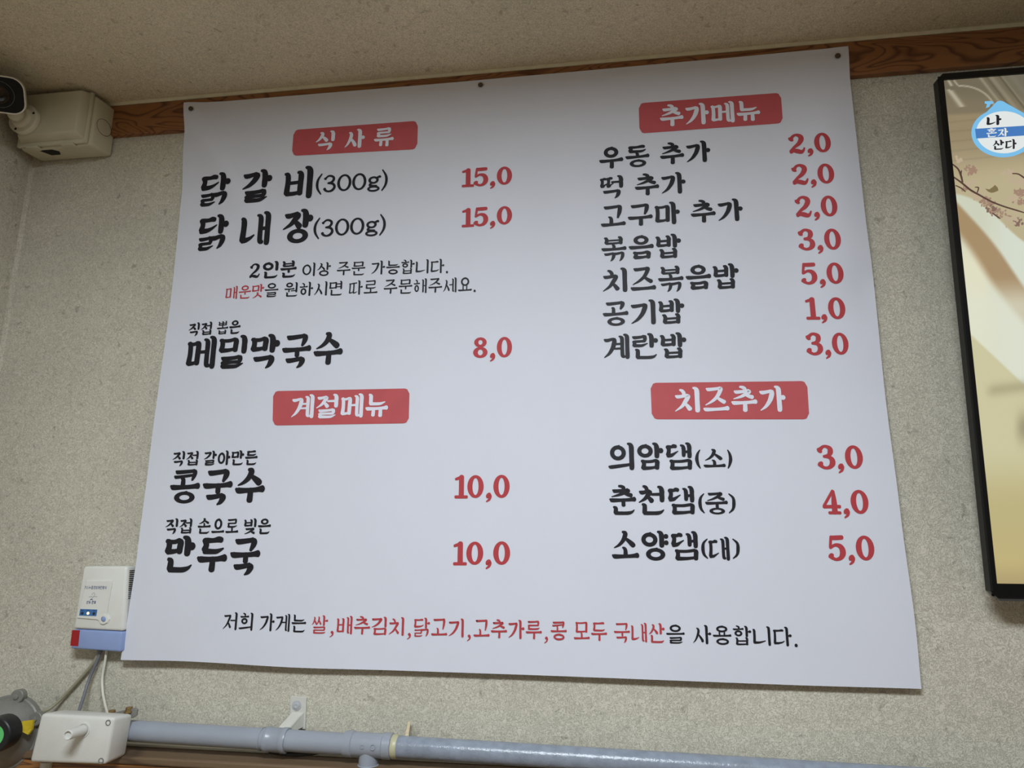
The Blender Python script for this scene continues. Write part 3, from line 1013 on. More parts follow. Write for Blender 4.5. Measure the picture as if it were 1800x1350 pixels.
for s, bx in (('15,0', (811.7, 297, 328.5, 900, 292, 324)), ('15,0', (811.7, 366.8, 399, 900, 361.5, 393.8)), ('8,0', (831.7, 593.5, 629.5, 900, 591.8, 628)),
              ('10,0', (799, 835.5, 875.3, 895.9, 834.5, 875.3)), ('10,0', (796.5, 952.5, 992.8, 896.6, 951.3, 992.8)),
              ('2,0', (1386.2, 236.5, 270, 1460.3, 232.5, 267)), ('2,0', (1391.8, 289.5, 324.5, 1466.2, 287, 322)), ('2,0', (1397.7, 345.5, 381.4, 1471.8, 343.4, 380)),
              ('3,0', (1402.7, 403, 439.6, 1478, 401.5, 438.6)), ('5,0', (1407.4, 463, 499.6, 1482.7, 461, 498.6)), ('1,0', (1415.8, 523.2, 561, 1485.8, 522.3, 561)),
              ('3,0', (1416.7, 585.5, 623.8, 1491.4, 584.5, 623.3)), ('3,0', (1436.2, 783, 824.2, 1516.6, 782.7, 824.2)), ('4,0', (1445.2, 861.2, 903, 1526.5, 861, 903.4)),
              ('5,0', (1455, 942.2, 985, 1536.7, 941.2, 985.3))):
    text('price', s, .255, bx, M_RED, poster, label='red printed price ' + s)

# nails through the top edge
for (px, py), where in (((336.5, 192), 'at the top left corner of the menu poster'), ((845, 150.3), 'at the middle of the menu poster\'s top edge'), ((1472, 99.5), 'at the top right corner of the menu poster')):
    c = Q(px, py)
    bm = lathe(c + Vector((0, .004, 0)), (0, -1, 0), [(0, .0014), (.0052, .0014), (.0054, .0046), (.0066, .0049), (.0076, .0045), (.0078, .0030)], 20)
    tag(put_bm('nail', bm, M_NAIL, smooth=True), 'round brown nail head ' + where, 'nail', 'nails holding the poster')
# ------------------------------------------------------------------ junction box and security camera, top left
jb = root('junction_box', 'beige plastic junction box on the wall below the ceiling, left of the poster', 'electrical box', (-1.08, 0, 2.29))
bx0, bx1, bz0, bz1 = -1.158, -.992, 1.55 + .742, 1.55 + .850
BM = hexa(bmesh.new(), [(bx0, -.054, bz0 - .003), (bx1 - .009, -.054, bz0 - .003), (bx1 - .009, -.054, bz1), (bx0, -.054, bz1)],
          [(bx0 + .003, -.0008, bz0), (bx1 - .001, -.0008, bz0), (bx1 - .001, -.0008, bz1 - .003), (bx0 + .003, -.0008, bz1 - .003)], .007, 3)
put_bm('body', BM, M_BOX, jb, smooth=True)
put_bm('rim', box(bx0 - .0015, bx1 - .0125, -.0605, -.0535, bz0 - .0005, bz1 + .003, .003), M_BOX, jb, smooth=True)
BM = hexa(bmesh.new(), [(bx0 + .014, -.078, bz0 + .014), (bx1 - .024, -.078, bz0 + .014), (bx1 - .024, -.078, bz1 - .004), (bx0 + .014, -.078, bz1 - .004)],
          [(bx0 + .008, -.060, bz0 + .006), (bx1 - .017, -.060, bz0 + .006), (bx1 - .017, -.060, bz1 + .001), (bx0 + .008, -.060, bz1 + .001)], .003, 2)
lid = put_bm('lid', BM, M_BOX, jb, smooth=True)
ko = lathe((bx1 - .0053, -.029, 1.55 + .792), (1, -.17, 0), [(0, .0172), (.0006, .0172), (.0006, .0163), (.0, .0163)], 40, ca=False, cb=False)
put_bm('knockout_ring', ko, M_RINGM, jb)
q = [(bx0 + .050, bz0 - .0044), (bx0 + .082, bz0 - .0044)]
BM = prism([(bx0 + .040, -.047, bz0 - .0036), (bx0 + .068, -.047, bz0 - .0036), (bx0 + .076, -.038, bz0 - .0034), (bx0 + .070, -.028, bz0 - .003), (bx0 + .050, -.028, bz0 - .003)], (0, 0, .0025))
put_bm('cable_opening', BM, M_HOLE, jb, label='dark cable opening in the underside')
for xa in (.022, 0.100):
    put_bm('latch', box(bx0 + xa, bx0 + xa + .026, -.063, -.049, bz0 - .0055, bz0 - .0005, .0015), M_BOX, jb, smooth=True)

cc = P(40, 213, .079)
sc = root('security_camera', 'cream bullet security camera with black lens face mounted on the junction box', 'camera', cc)
fl = P(47, 213, .0785)
put_bm('mount_flange', lathe(fl, (0, -1, 0), [(0, .0305), (.009, .0305), (.0105, .0295), (.0108, .0215), (.0125, .021), (.0165, .0195), (.0185, .016)], 40), M_CAMW, sc, smooth=True)
for a in (20, 245, 130):
    p = fl + Vector((math.cos(math.radians(a)) * .0252, -.0105, math.sin(math.radians(a)) * .0252))
    put_bm('screw', lathe(p, (0, -1, 0), [(0, .0024), (.0009, .0024), (.0009, .0012), (.0004, .0012)], 12), M_HOLE, sc)
ballp = fl + Vector((0.0, -.026, .0))
put_bm('ball_joint', lathe(ballp, (0, -1, 0), [(-.012, .010), (-.008, .0128), (-.003, .0147), (.003, .0147), (.008, .0122), (.012, .007)], 28), M_CAMW, sc, smooth=True)
# housing: long axis towards the viewer, a little to the left and down
face_c = P(3, 166, .172)
d = (EYE - face_c).normalized()
d = (d + Vector((-.10, 0, -.02))).normalized()
ru = AX.col[0].copy()
ru = (ru - d * ru.dot(d)).normalized()
up = d.cross(ru)
ru, up = (ru * math.cos(.17) - up * math.sin(.17)), (up * math.cos(.17) + ru * math.sin(.17))
arm = tube([ballp + Vector((0, -.008, .002)), ballp + Vector((-.004, -.018, .012)), face_c - d * .050 - up * .012], .0095, 16)
put_bm('arm', arm, M_CAMW, sc, smooth=True)


def housing(w, h, r, t0, t1, bev=0.0):
    o = rrect(w, h, r, 6)
    bm_ = prism([face_c + d * t1 + ru * x + up * y for x, y in o], d * (t0 - t1))
    return bm_


put_bm('housing', housing(.066, .060, .019, -.072, .0), M_CAMW, sc, smooth=True, angle=50)
# front hood: a thin rim around the recessed black face
bm = bmesh.new()
o1, o2 = rrect(.0715, .065, .021, 6), rrect(.0675, .061, .019, 6)
ls = []
for (o, t) in ((o1, -.03), (o1, .0035), (o2, .0035), (o2, -.002)):
    ls.append([bm.verts.new(face_c + d * t + ru * x + up * y) for x, y in o])
for a, b in zip(ls, ls[1:]):
    for i in range(len(a)):
        bm.faces.new((a[i], a[(i + 1) % len(a)], b[(i + 1) % len(a)], b[i]))
put_bm('hood_rim', bm, M_CAMW, sc, smooth=True, angle=50)
fp = put_bm('face_plate', prism([face_c + d * .0012 + ru * x + up * y for x, y in rrect(.0670, .0605, .0188, 6)], d * -.001), M_CAMB, sc, label='glossy black face of the camera')
lc = face_c - ru * .004 + d * .0014
put_bm('lens_ring', lathe(lc, d, [(0, .0235), (.0012, .0235), (.0012, .0226), (.0, .0226)], 40, ca=False, cb=False), M_RINGM, fp)
put_bm('lens', lathe(lc, d, [(0, .0165), (.0016, .0160), (.0022, .0130), (.0012, .0105), (.0004, .006)], 36), M_LENS, fp, smooth=True)

# ------------------------------------------------------------------ gas alarm, left of the poster
al = root('gas_alarm', 'white gas leak alarm with blue lower cover half tucked behind the poster edge', 'alarm', P(168, 1148, .0))
D0 = .030


def A(px, py, d=D0):
    return P(px, py, d)


def quad3(a, b, c, e, d):
    return [A(*a, d), A(*b, d), A(*c, d), A(*e, d)]


tl, tr, br, bl = A(146, 995.5), A(222.5, 995.5), A(213.5, 1146.5), A(121.5, 1140.5)
def edge(a, b, k):
    return a + (b - a) * k


k0 = .762                                                 # where the blue cover begins, from the top
ml, mr = edge(tl, bl, k0), edge(tr, br, k0)


def back(p, y, dx=0.0):
    return Vector((p.x + dx, y, p.z))


BM = hexa(bmesh.new(), [ml, mr, tr, tl], [back(ml, -.001), back(mr, -.001, .0015), back(tr, -.001, .0015), back(tl, -.001)], .0045, 3)
put_bm('case', BM, M_ALARM, al, smooth=True)
ml2, mr2 = edge(tl, bl, k0 + .004), edge(tr, br, k0 + .004)
BM = hexa(bmesh.new(), [back(bl, -D0 + .0006, .002), back(br, -D0 + .0006, -.004), back(mr2, -D0 + .0006, -.001), back(ml2, -D0 + .0006)],
          [back(bl, -.010), back(br, -.010), back(mr2, -.010, .0005), back(ml2, -.010)], .0035, 3)
put_bm('cover', BM, M_ALBLUE, al, smooth=True, label='pale blue lower cover')
put_bm('base', hexa(bmesh.new(), [back(bl, -.0098, .002), back(br, -.0098, .001), back(mr2, -.0098, .0012), back(ml2, -.0098, .001)],
                    [back(bl, -.001, .002), back(br, -.001, .001), back(mr2, -.001, .0012), back(ml2, -.001, .001)], .0015, 2), M_ALARM, al, smooth=True)
rp = [A(126.8, 1107.5, D0), A(140, 1108, D0), A(137, 1136, D0), A(123.5, 1135, D0)]
put_bm('red_sticker', prism(rp, (0, .0008, 0)), M_ALRED, al, label='dark red square on the blue cover')
# raised indicator panel with a round boss at its lower right corner
pl = [A(*p, D0 + .0022) for p in ((152, 1020), (198, 1020.5), (196.5, 1028), (187, 1078), (190.5, 1083), (192, 1089), (189, 1095), (183, 1097), (177.5, 1095), (175, 1090), (171, 1087.5), (135, 1086.5))]
fpz = put_bm('front_plate', prism(pl, (0, .003, 0), bevel=.0012), M_ALARM, al)
ind = put_bm('indicator_window', prism([A(*p, D0 + .0026) for p in ((141, 1070.5), (171, 1071.5), (169, 1083), (139, 1082))], (0, .001, 0)), M_LEDP, fpz, label='blue window with three lamps')
for px, py, m in ((144.5, 1078, M_LEDOFF), (154.8, 1078, M_LEDON), (165, 1078.5, M_LEDOFF)):
    bm = lathe(A(px, py, D0 + .0026), (0, -1, 0), [(0, .0024), (.0006, .0023), (.0011, .0012)], 16)
    put_bm('lamp', bm, m, fpz, smooth=True, label='lit orange lamp' if m is M_LEDON else None)
put_bm('button', lathe(A(182.5, 1088, D0 + .0022), (0, -1, 0), [(0, .0042), (.0008, .0040), (.0016, .0028)], 22), M_ALBLUE, al, smooth=True, label='round blue push button')
put_bm('boss', lathe(A(182.5, 1088.5, D0 + .0016), (0, -1, 0), [(0, .0085), (.0012, .0080), (.0014, .0048), (.0006, .0048)], 30), M_ALARM, al, smooth=True)
onA = lambda x, y, l: A(x, y, D0 + l)
text('printing', '가스누출경보차단장치', .13, (148.5, 1029.5, 1035.3, 187, 1030, 1035.8), M_PRINT, al, .0024, onto=onA, label='small blue printed title')
text('printing', '신우 전자', .22, (152, 1055.8, 1061.5, 168.5, 1056, 1061.8), M_PRINT, al, .0024, onto=onA)
flat('printing', [[(156, 1049.3, .5), (160, 1048.9, .7), (163, 1048.8, .5)], [(165, 1048.8, .5), (170.5, 1048.9, .8)], [(161.5, 1046, .6), (163, 1043, .5), (165.3, 1042.3, .6), (166.5, 1044.8, .5), (164.5, 1049, .6), (161.5, 1052, .5)]],
     onA, M_PRINTG, al, .0024)
flat('printing', [[(158.8, 1054.6, 1.0), (160.8, 1053.4, 1.6), (162.8, 1054.9, 1.0)]], onA, M_PRINT, al, .0024)
for py in (1075.8, 1080.5):
    text('printing', '점검', .2, (172.8, py - 1.5, py + 1.3, 177, py - 1.5, py + 1.3), M_PRINTG, al, .0010, onto=onA)
for px in (144.5, 155, 165.5):
    text('printing', '가스', .2, (px - 2.3, 1072, 1074.3, px + 2.3, 1072, 1074.3), M_PRINT, al, .0030, onto=onA)
# vent slots on the right side
for k in range(15):
    c = edge(tr, br, .055 + k * .0232)
    put_bm('vent_slot', box(c.x - .0004, c.x + .0018, -D0 + .0075, -D0 + .0225, c.z - .00055, c.z + .00055), M_HOLE if k < 11 else M_PRINTG, al)

# cables from the alarm to the valve
for name, pts, r, m, lab in (
        ('cable', [P(174, 1143, .012), P(166, 1163, .010), P(141, 1193, .008), P(112, 1224, .010), P(88, 1245, .02), P(70, 1253, .035)], .0028, M_CABO, 'olive grey cable slanting from the gas alarm to the regulator'),
        ('cable', [P(178, 1143, .014), P(170, 1163, .014), P(156, 1196, .016), P(146, 1228, .03), P(136, 1258, .056)], .0026, M_CABG, 'dark grey cable hanging between the two others below the gas alarm'),
        ('cable', [P(187.5, 1143, .016), P(184.5, 1163, .014), P(180, 1190, .013), P(180.5, 1215, .018), P(185, 1240, .035), P(190, 1256, .058)], .0021, M_CABW, 'thin white cable hanging from the gas alarm to the valve motor')):
    tag(put_bm(name, tube(pts, r), m, smooth=True), lab, 'cable', None)

# ------------------------------------------------------------------ motorised valve, bottom left
va = root('valve_actuator', 'white plastic valve motor box on the pipe at the bottom left', 'valve', P(140, 1340, .05))
f4 = [P(50, 1341, 0.100), P(185, 1345, 0.100), P(201.5, 1261, 0.100), P(71, 1254, 0.100)]
b4 = [P(72, 1323, .052), P(222, 1328, .052), P(234.5, 1254.5, .052), P(100, 1246, .052)]
b4[0].x, b4[3].x = f4[0].x + .002, f4[3].x + .002
b4[0].z = b4[1].z
b4[3].z = b4[2].z + .002
body = put_bm('body', hexa(bmesh.new(), f4, b4, .0055, 3), M_VALVE, va, smooth=True)
for px, py in ((190, 1270.5), (177.5, 1337.5)):
    put_bm('screw_hole', lathe(P(px, py, 0.1003), (0, -1, 0), [(-.004, .0042), (.0004, .0044), (.0004, .0030), (-.0008, .0030)], 20), M_CAST, va, smooth=True)
a = P(147, 1283, 0.100)
put_bm('lever_socket', lathe(a, (0, -1, 0), [(-.001, .0112), (.0012, .0108), (.0012, .0090), (-.0004, .0090)], 28), M_VALVE, va, smooth=True)
put_bm('lever', lathe(a + Vector((0, .002, 0)), P(122, 1291.5, .132) - a, [(0, .0076), (.034, .0072), (.0375, .0072), (.0385, .0066), (.0385, .0056), (.0350, .0050)], 26), M_VALVE, va, smooth=True)
pt = put_bm('mounting_plate', prism([P(186, 1256, .052), P(236, 1244.5, .052), P(240.5, 1248, .052), P(239.5, 1258, .052), P(232, 1263, .052), P(190, 1263, .052)], (0, .004, 0), bevel=.0008), M_CAST, va)
for px, py in ((197, 1249.5), (227.5, 1244)):
    c = P(px, py, .05)
    put_bm('bolt', lathe(c + Vector((0, 0, -.007)), (0, 0, 1), [(0, .0075), (.0025, .0075), (.0026, .0055), (.0075, .0055), (.0082, .0048)], 6 if px > 220 else 12), M_BRASS, pt, label='brass bolt')
put_bm('mounting_plate', prism([P(92, 1251, .045), P(128, 1252.5, .045), P(128, 1257, .045), P(86, 1257, .045)], (0, .003, 0)), M_CAST, va)
put_bm('stem', lathe(P(84, 1338, .055), (0, 0, -1), [(0, .010), (.02, .010), (.03, .010)], 20), M_STRAP, va, smooth=True)

# ------------------------------------------------------------------ gas regulator at the left edge
rg = root('gas_regulator', 'grey cast metal gas regulator with black cap at the left edge, beside the valve motor', 'regulator', P(20, 1340, .05))
rc = P(14, 1287, .05)
put_bm('flange', lathe(rc, (.10, -1, .06), [(-.004, .058), (.006, .058), (.008, .056)], 48), M_CAST, rg, smooth=True)
put_bm('dome', lathe(rc, (.10, -1, .06), [(.006, .054), (.012, .0525), (.024, .047), (.036, .039), (.046, .031)], 48), M_CAST, rg, smooth=True)
for a in (76, 24, 128, 180):
    e = rc + Vector((math.cos(math.radians(a)) * .059, -.002, math.sin(math.radians(a)) * .059))
    ear = put_bm('ear', lathe(e, (.1, -1, .06), [(-.003, .011), (.007, .011), (.008, .010)], 20), M_CAST, rg, smooth=True)
    put_bm('screw', lathe(e, (.1, -1, .06), [(.007, .0045), (.0105, .0042), (.011, .003)], 12), M_CAST, ear, smooth=True)
cp = P(6, 1287, .102)
put_bm('cap', lathe(cp, (.14, -1, .02), [(-.006, .026), (.006, .0265), (.020, .0255), (.0215, .024), (.0215, .016), (.0205, .016)], 40), M_CAP, rg, smooth=True, label='black screw cap')
put_bm('cap_label', lathe(cp + Vector((.14, -1, .02)).normalized() * .0203, (.14, -1, .02), [(0, .0159), (.0008, .0158)], 30), M_GREEN, rg, label='green label in the cap')
stk = [P(*p, .0) for p in ()]
yc = P(45, 1279, .086)
put_bm('yellow_sticker', prism([P(*p, .0875 + k_) for p, k_ in (((33, 1276), 0), ((38, 1268.5), 0), ((58, 1266), -.012), ((55, 1283), -.012), ((49, 1291.5), -.008), ((36, 1285), 0))], (0, .004, 0)), M_YELLOW, rg, label='worn yellow sticker')

# ------------------------------------------------------------------ grey pipe along the wall
pp = root('pipe', 'grey plastic water pipe running along the wall under the poster, with a tee', 'pipe', P(650, 1330, .045))
PD = .038
pa, pb = P(232, 1284.5, PD), P(609, 1308, PD)
pa.y = pb.y = -PD


def along(a, b, prof, n=32):
    v = b - a
    return lathe(a, v, [(t * v.length, r) for t, r in prof], n)


ext = (pa - pb).normalized()
pa2 = pa + ext * .03
put_bm('pipe_section', along(pa2, pb, [(0, .0159), (1, .0159)]), M_PIPE, pp, smooth=True)
tb, te = P(608, 1307, PD), P(690, 1312, PD)
L = (te - tb).length
tee = bmesh.new()
lathe(tb, te - tb, [(0, .0170), (.0, .0188), (.012, .0192), (.0135, .0176), (L - .0145, .0176), (L - .013, .0192), (L - .001, .0188), (L, .0170)], 36, tee)
tc_ = (tb + te) / 2
lathe(tc_ + Vector((.0, 0, -.005)), (0, 0, -1), [(0, .0150), (.022, .0150), (.024, .0180), (.045, .0183)], 32, tee)
tf = put_bm('tee_fitting', tee, M_PIPE, pp, smooth=True)
for px in (640, 659):
    put_bm('embossed_mark', lathe(P(px - 4, 1313 + (px - 640) * .05, PD + .0178), (0, -1, .15), [(-.001, .0042 if px > 650 else .0030), (.0005, .0042 if px > 650 else .0030), (.0005, .0034 if px > 650 else .0023), (-.001, .0034 if px > 650 else .0023)], 24, ca=False, cb=False), M_PIPE, tf)
put_bm('seal_ring', along(te, P(700, 1312.6, PD), [(0, .0168), (.3, .0176), (.8, .0168), (1, .0160)]), M_SEAL, pp, smooth=True, label='yellowed sealant ring beside the tee')
pr0, pr1 = P(694, 1312.2, PD), P(1545, 1366, PD)
v_ = (pr1 - pr0).normalized()
put_bm('pipe_section', along(pr0, pr0 + v_ * 1.6, [(0, .0157), (1, .0157)], 40), M_PIPE2, pp, smooth=True, label='brush painted blue grey right section')
put_bm('drain_pipe', lathe(tc_ + Vector((0, 0, -.048)), (0, 0, -1), [(0, .0150), (.25, .0150)], 30), M_PIPE, pp, smooth=True)

cl = root('pipe_clamp', 'pipe clamp with white arm screwed to the wall, left of the tee', 'clamp', P(521, 1240, .0))
ca_, cb_ = P(468, 1299.3, PD), P(506, 1301.7, PD)
Lc = (cb_ - ca_).length
put_bm('strap', lathe(ca_, cb_ - ca_, [(0, .0161), (0, .0182), (.002, .0189), (.006, .0189), (.0075, .0177), (Lc - .0095, .0177), (Lc - .008, .0189), (Lc - .002, .0189), (Lc, .0182), (Lc, .0161), (0, .0161)], 36, ca=False, cb=False), M_PIPE, cl, smooth=True)
put_bm('strap', lathe(P(459, 1298.7, PD), cb_ - ca_, [(0, .0161), (0, .0168), (.003, .0168), (.003, .0161), (0, .0161)], 36, ca=False, cb=False), M_PIPE, cl, smooth=True)
wp = [P(510, 1226, .004), P(512.5, 1224, .004), P(536, 1225, .004), P(538.5, 1227.5, .004), P(536, 1282, .004), P(510, 1279, .004)]
put_bm('wall_plate', prism(wp, (0, .0035, 0), bevel=.0006), M_STRAP, cl)
p1, p2 = P(524, 1252, .004), P(496, 1283, PD - .004)
hw = Vector((.0105, 0, 0))
bm = hexa(bmesh.new(), [p1 - hw, p1 + hw, p2 + hw, p2 - hw], [p + Vector((0, .002, -.0035)) for p in (p1 - hw, p1 + hw, p2 + hw, p2 - hw)], .0008, 1)
put_bm('arm', bm, M_STRAP, cl)
bm = prism([p1 + hw, p2 + hw, p2 + hw + Vector((0, .002, -.006)), p1 + hw + Vector((0, -.0004, -.022))], (-.0015, 0, 0))
put_bm('side_rib', bm, M_STRAP, cl)
put_bm('screw', lathe(P(521.5, 1240, .0042), (0, -1, 0), [(0, .0078), (.0012, .0078), (.0014, .0056), (.0030, .0048), (.0036, .0024), (.0026, .0018)], 26), M_SCREW, cl, smooth=True, label='round steel screw')

s0 = P(711, 1297, .034)
tag(put_bm('wood_splinter', hexa(bmesh.new(), [P(711, 1298, .03), P(717.5, 1298, .03), P(721.5, 1269, .012), P(717, 1268.5, .012)],
                                 [q_ + Vector((0, .002, 0)) for q_ in (P(711, 1298, .03), P(717.5, 1298, .03), P(721.5, 1269, .012), P(717, 1268.5, .012))]), M_SPLINT),
    'thin pale wood splinter stuck behind the pipe, right of the tee', 'splinter')
tag(put_bm('cable', tube([P(462, 1314, .030), P(482, 1321, .032), P(515, 1325.5, .034), P(545, 1323.5, .032), P(572, 1318, .028), P(600, 1310, .022)], .0042), M_CABB, smooth=True),
    'black cable sagging behind the pipe below the clamp', 'cable')

# ------------------------------------------------------------------ television at the right edge, tilted a little forward
T0 = P(1733.5, 1049, .04)
dt = .0885
TB = P(1638.5, 139, dt)
vz = Vector((0, TB.y - T0.y, TB.z - T0.z))
TH = vz.length
vz.normalize()
vx = Vector((1, 0, 0))
vy = vz.cross(vx)                                        # into the wall
TT, TW = .016, 1.46
tv = root('television', 'large flat television with black frame, switched on, at the right edge', 'television', T0)


def T(x, z, f=0.0):
    return T0 + vx * x + vz * z - vy * f


def onT(px, py, f):
    """the point of the television's front plane (f in front of its back) seen at (px, py)"""
    r = ray(px, py)
    n_ = vy
    k = (T0 - n_ * f - EYE).dot(n_) / r.dot(n_)
    return EYE + r * k


cut = .009
out = [(cut, 0), (TW - cut, 0), (TW, cut), (TW, TH - cut), (TW - cut, TH), (cut, TH), (0, TH - cut), (0, cut)]
inn0 = onT(1750.5, 1026, TT) - T0
inn1 = onT(1661, 139.5, TT) - T0
ix, iz0, iz1 = .5 * (inn0.x + inn1.x), inn0.dot(vz), inn1.dot(vz)
bm = bmesh.new()
inn = [(ix, iz0), (TW - ix, iz0), (TW - ix, iz0), (TW - ix, iz1), (TW - ix, iz1), (ix, iz1), (ix, iz1), (ix, iz0)]
R = []
for lst, f in ((out, 0.0), (out, TT - .002), ([(x + (.002 if x < .1 else -.002 if x > TW - .1 else 0), z + (.002 if z < .1 else -.002 if z > TH - .1 else 0)) for x, z in out], TT), (inn, TT), (inn, TT - .0035)):
    R.append([bm.verts.new(T(x, z, f)) for x, z in lst])
for a, b in zip(R, R[1:]):
    for i in range(8):
        try:
            bm.faces.new((a[i], a[(i + 1) % 8], b[(i + 1) % 8], b[i]))
        except ValueError:
            pass
bmesh.ops.remove_doubles(bm, verts=bm.verts, dist=1e-6)
put_bm('frame', bm, M_TV, tv)
put_bm('back_case', hexa(bmesh.new(), [T(.0025, .0025, TT - .006), T(TW - .0025, .0025, TT - .006), T(TW - .0025, TH - .0025, TT - .006), T(.0025, TH - .0025, TT - .006)],
                         [T(.05, .06, -.028), T(TW - .05, .06, -.028), T(TW - .05, TH - .06, -.028), T(.05, TH - .06, -.028)]), M_TVSIDE, tv)
put_bm('bottom_strip', hexa(bmesh.new(), [T(cut + .001, -.0032, TT - .002), T(TW - cut, -.0032, TT - .002), T(TW - cut, -.0003, TT - .002), T(cut + .001, -.0003, TT - .002)],
                            [T(cut + .001, -.0032, .004), T(TW - cut, -.0032, .004), T(TW - cut, -.0003, .004), T(cut + .001, -.0003, .004)]), M_TVSTRIP, tv, label='grey metal strip under the frame')
put_bm('wall_mount', hexa(bmesh.new(), [T(.45, .2, -.0275), T(1.0, .2, -.0275), T(1.0, .6, -.0275), T(.45, .6, -.0275)],
                          [Vector((T0.x + .45, -.001, T0.z + .2)), Vector((T0.x + 1.0, -.001, T0.z + .2)), Vector((T0.x + 1.0, -.001, T0.z + .6)), Vector((T0.x + .45, -.001, T0.z + .6))]), M_TVSIDE, tv)


def ss(a, b, x):
    t = min(1, max(0, (x - a) / (b - a)))
    return t * t * (3 - 2 * t)


def mixc(a, b, t):
    return tuple(p + (q - p) * t for p, q in zip(a, b))


def picture(x, y):
    """the broadcast picture: dark shelves above, blossom in the middle, draped cloth below (display values)"""
    c = mixc((112, 104, 84), (126, 115, 92), ss(150, 190, y))
    c = mixc(c, (150, 134, 104), ss(196, 204, y + (x - 1700) * .05))
    c = mixc(c, (166, 152, 120), ss(225, 300, y))
    c = mixc(c, (186, 174, 138), ss(262, 330, y + (x - 1700) * .1))
    for k in range(5):                                     # boards of the shelf
        yy = y - (212 + k * 17) + (x - 1700) * .10
        c = mixc(c, tuple(v * .9 for v in c), math.exp(-(yy / 1.4) ** 2) * .7)
    # slanting light streaks at the top
    s = x - 1722 - (y - 135) * .78
    if y < 205:
        for o, w, k in ((0, 3, .45), (12, 2, -.4), (20, 5, .3), (36, 2.2, -.5), (40, 2, .3), (58, 5, .25)):
            e = math.exp(-((s - o) / w) ** 2) * abs(k) * (1 - ss(190, 206, y) * .6)
            c = mixc(c, (190, 182, 160) if k > 0 else (60, 56, 44), e)
        c = mixc(c, (112, 108, 94), ss(30, 60, s) * .7)
        for px, w in ((1663 + (y - 150) * .75, 5.5),):
            if 158 < y < 188:
                c = mixc(c, (196, 188, 164), math.exp(-((x - px) / w) ** 2) * .8)
        if 141 < y < 151:
            c = mixc(c, (210, 204, 184), max(math.exp(-((x - 1667 - (y - 141) * .6) / 2.4) ** 2), math.exp(-((x - 1679 - (y - 144) * .8) / 1.6) ** 2)) * .7)
        r = math.hypot((x - 1690) / 62, (y - 205) / 54)
        if x > 1684:
            c = mixc(c, (206, 200, 176), math.exp(-((r - 1) / .022) ** 2) * .75)
    # cloth
    edge = 330 + (x - 1680) * .62 - 10 * math.sin((x - 1680) / 26)       # upper border of the cloth
    k = ss(-2, 3, y - edge - 10)
    cloth = mixc((206, 210, 188), (214, 220, 204), ss(0, 60, x - 1720))
    cloth = mixc(cloth, (226, 224, 196), ss(390, 470, y) * (1 - ss(1720, 1770, x)))
    m1 = 1698 + (y - 400) * .78 + 4 * math.sin(y / 30)                     # centre of the tan fold
    wd = 23 + (y - 350) * .02
    tan_ = ss(-wd - 12, -wd + 10, x - m1 - (0 if y > 350 else (350 - y) * .6)) * (1 - ss(wd - 7, wd + 3, x - m1))
    cloth = mixc(cloth, (164, 136, 98), tan_ * .95)
    cloth = mixc(cloth, (224, 226, 206), ss(480, 540, y) * .7)
    dl = y - (596 + (x - 1715) * .94)
    cloth = mixc(cloth, (205, 200, 160), ss(-3, 3, dl))
    cloth = mixc(cloth, (156, 148, 116), math.exp(-((y - 684 + (x - 1760) * .12) / 11) ** 2) * .55 * ss(1725, 1750, x))
    cloth = mixc(cloth, (150, 142, 112), math.exp(-((y - 752) / 26) ** 2) * ss(1778, 1800, x) * .8)
    cloth = mixc(cloth, (190, 178, 128), ss(780, 900, y))
    cloth = mixc(cloth, (196, 178, 120), ss(900, 1000, y) * .6)
    cloth = mixc(cloth, (176, 158, 112), ss(980, 1035, y))
    return mixc(c, cloth, k)


def emissive(name, strength=1.0, attr=None, col=None):
    m = bpy.data.materials.new(name)
    m.use_nodes = True
    nt = m.node_tree
    b = nt.nodes['Principled BSDF']
    b.inputs['Base Color'].default_value = (.01, .01, .01, 1)
    b.inputs['Roughness'].default_value = .35
    b.inputs['Emission Strength'].default_value = strength
    if attr:
        a_ = nt.nodes.new('ShaderNodeAttribute')
        a_.attribute_name = attr
        nt.links.new(a_.outputs['Color'], b.inputs['Emission Color'])
    else:
        b.inputs['Emission Color'].default_value = (*lin(col), 1)
    return m


M_SCREEN = emissive('screen_picture', .95, attr='picture')
xs = [ix + .0006 + .0016 * i for i in range(96)] + [ix + .16 + (TW - 2 * ix - .1606) * i / 40 for i in range(0, 41)]
zs_ = [iz0 + (iz1 - iz0) * j / 420 for j in range(421)]
V, Fs, cols = [], [], []
for z in zs_:
    for x in xs:
        p = T(x, z, TT - .0034)
        V.append(p)
        qx, qy = proj(p)
        cols.append((*lin(picture(min(qx, 2000), qy)), 1))
nx = len(xs)
for j in range(len(zs_) - 1):
    for i in range(nx - 1):
        a = j * nx + i
        Fs.append((a, a + 1, a + nx + 1, a + nx))
scr = put('screen', V, Fs, M_SCREEN, tv, label='lit screen showing blossom, draped cloth and a round blue emblem')
at = scr.data.color_attributes.new('picture', 'FLOAT_COLOR', 'POINT')
at.data.foreach_set('color', [v for c in cols for v in c])

SF = TT - .0034
onS = lambda x, y, l: onT(x, y, SF + l)


def blob(name, pts, m, lift, parent=scr):
    V = [onS(x, y, lift) for x, y in pts]
    return put(name, V, [tuple(range(len(V)))], m, parent)


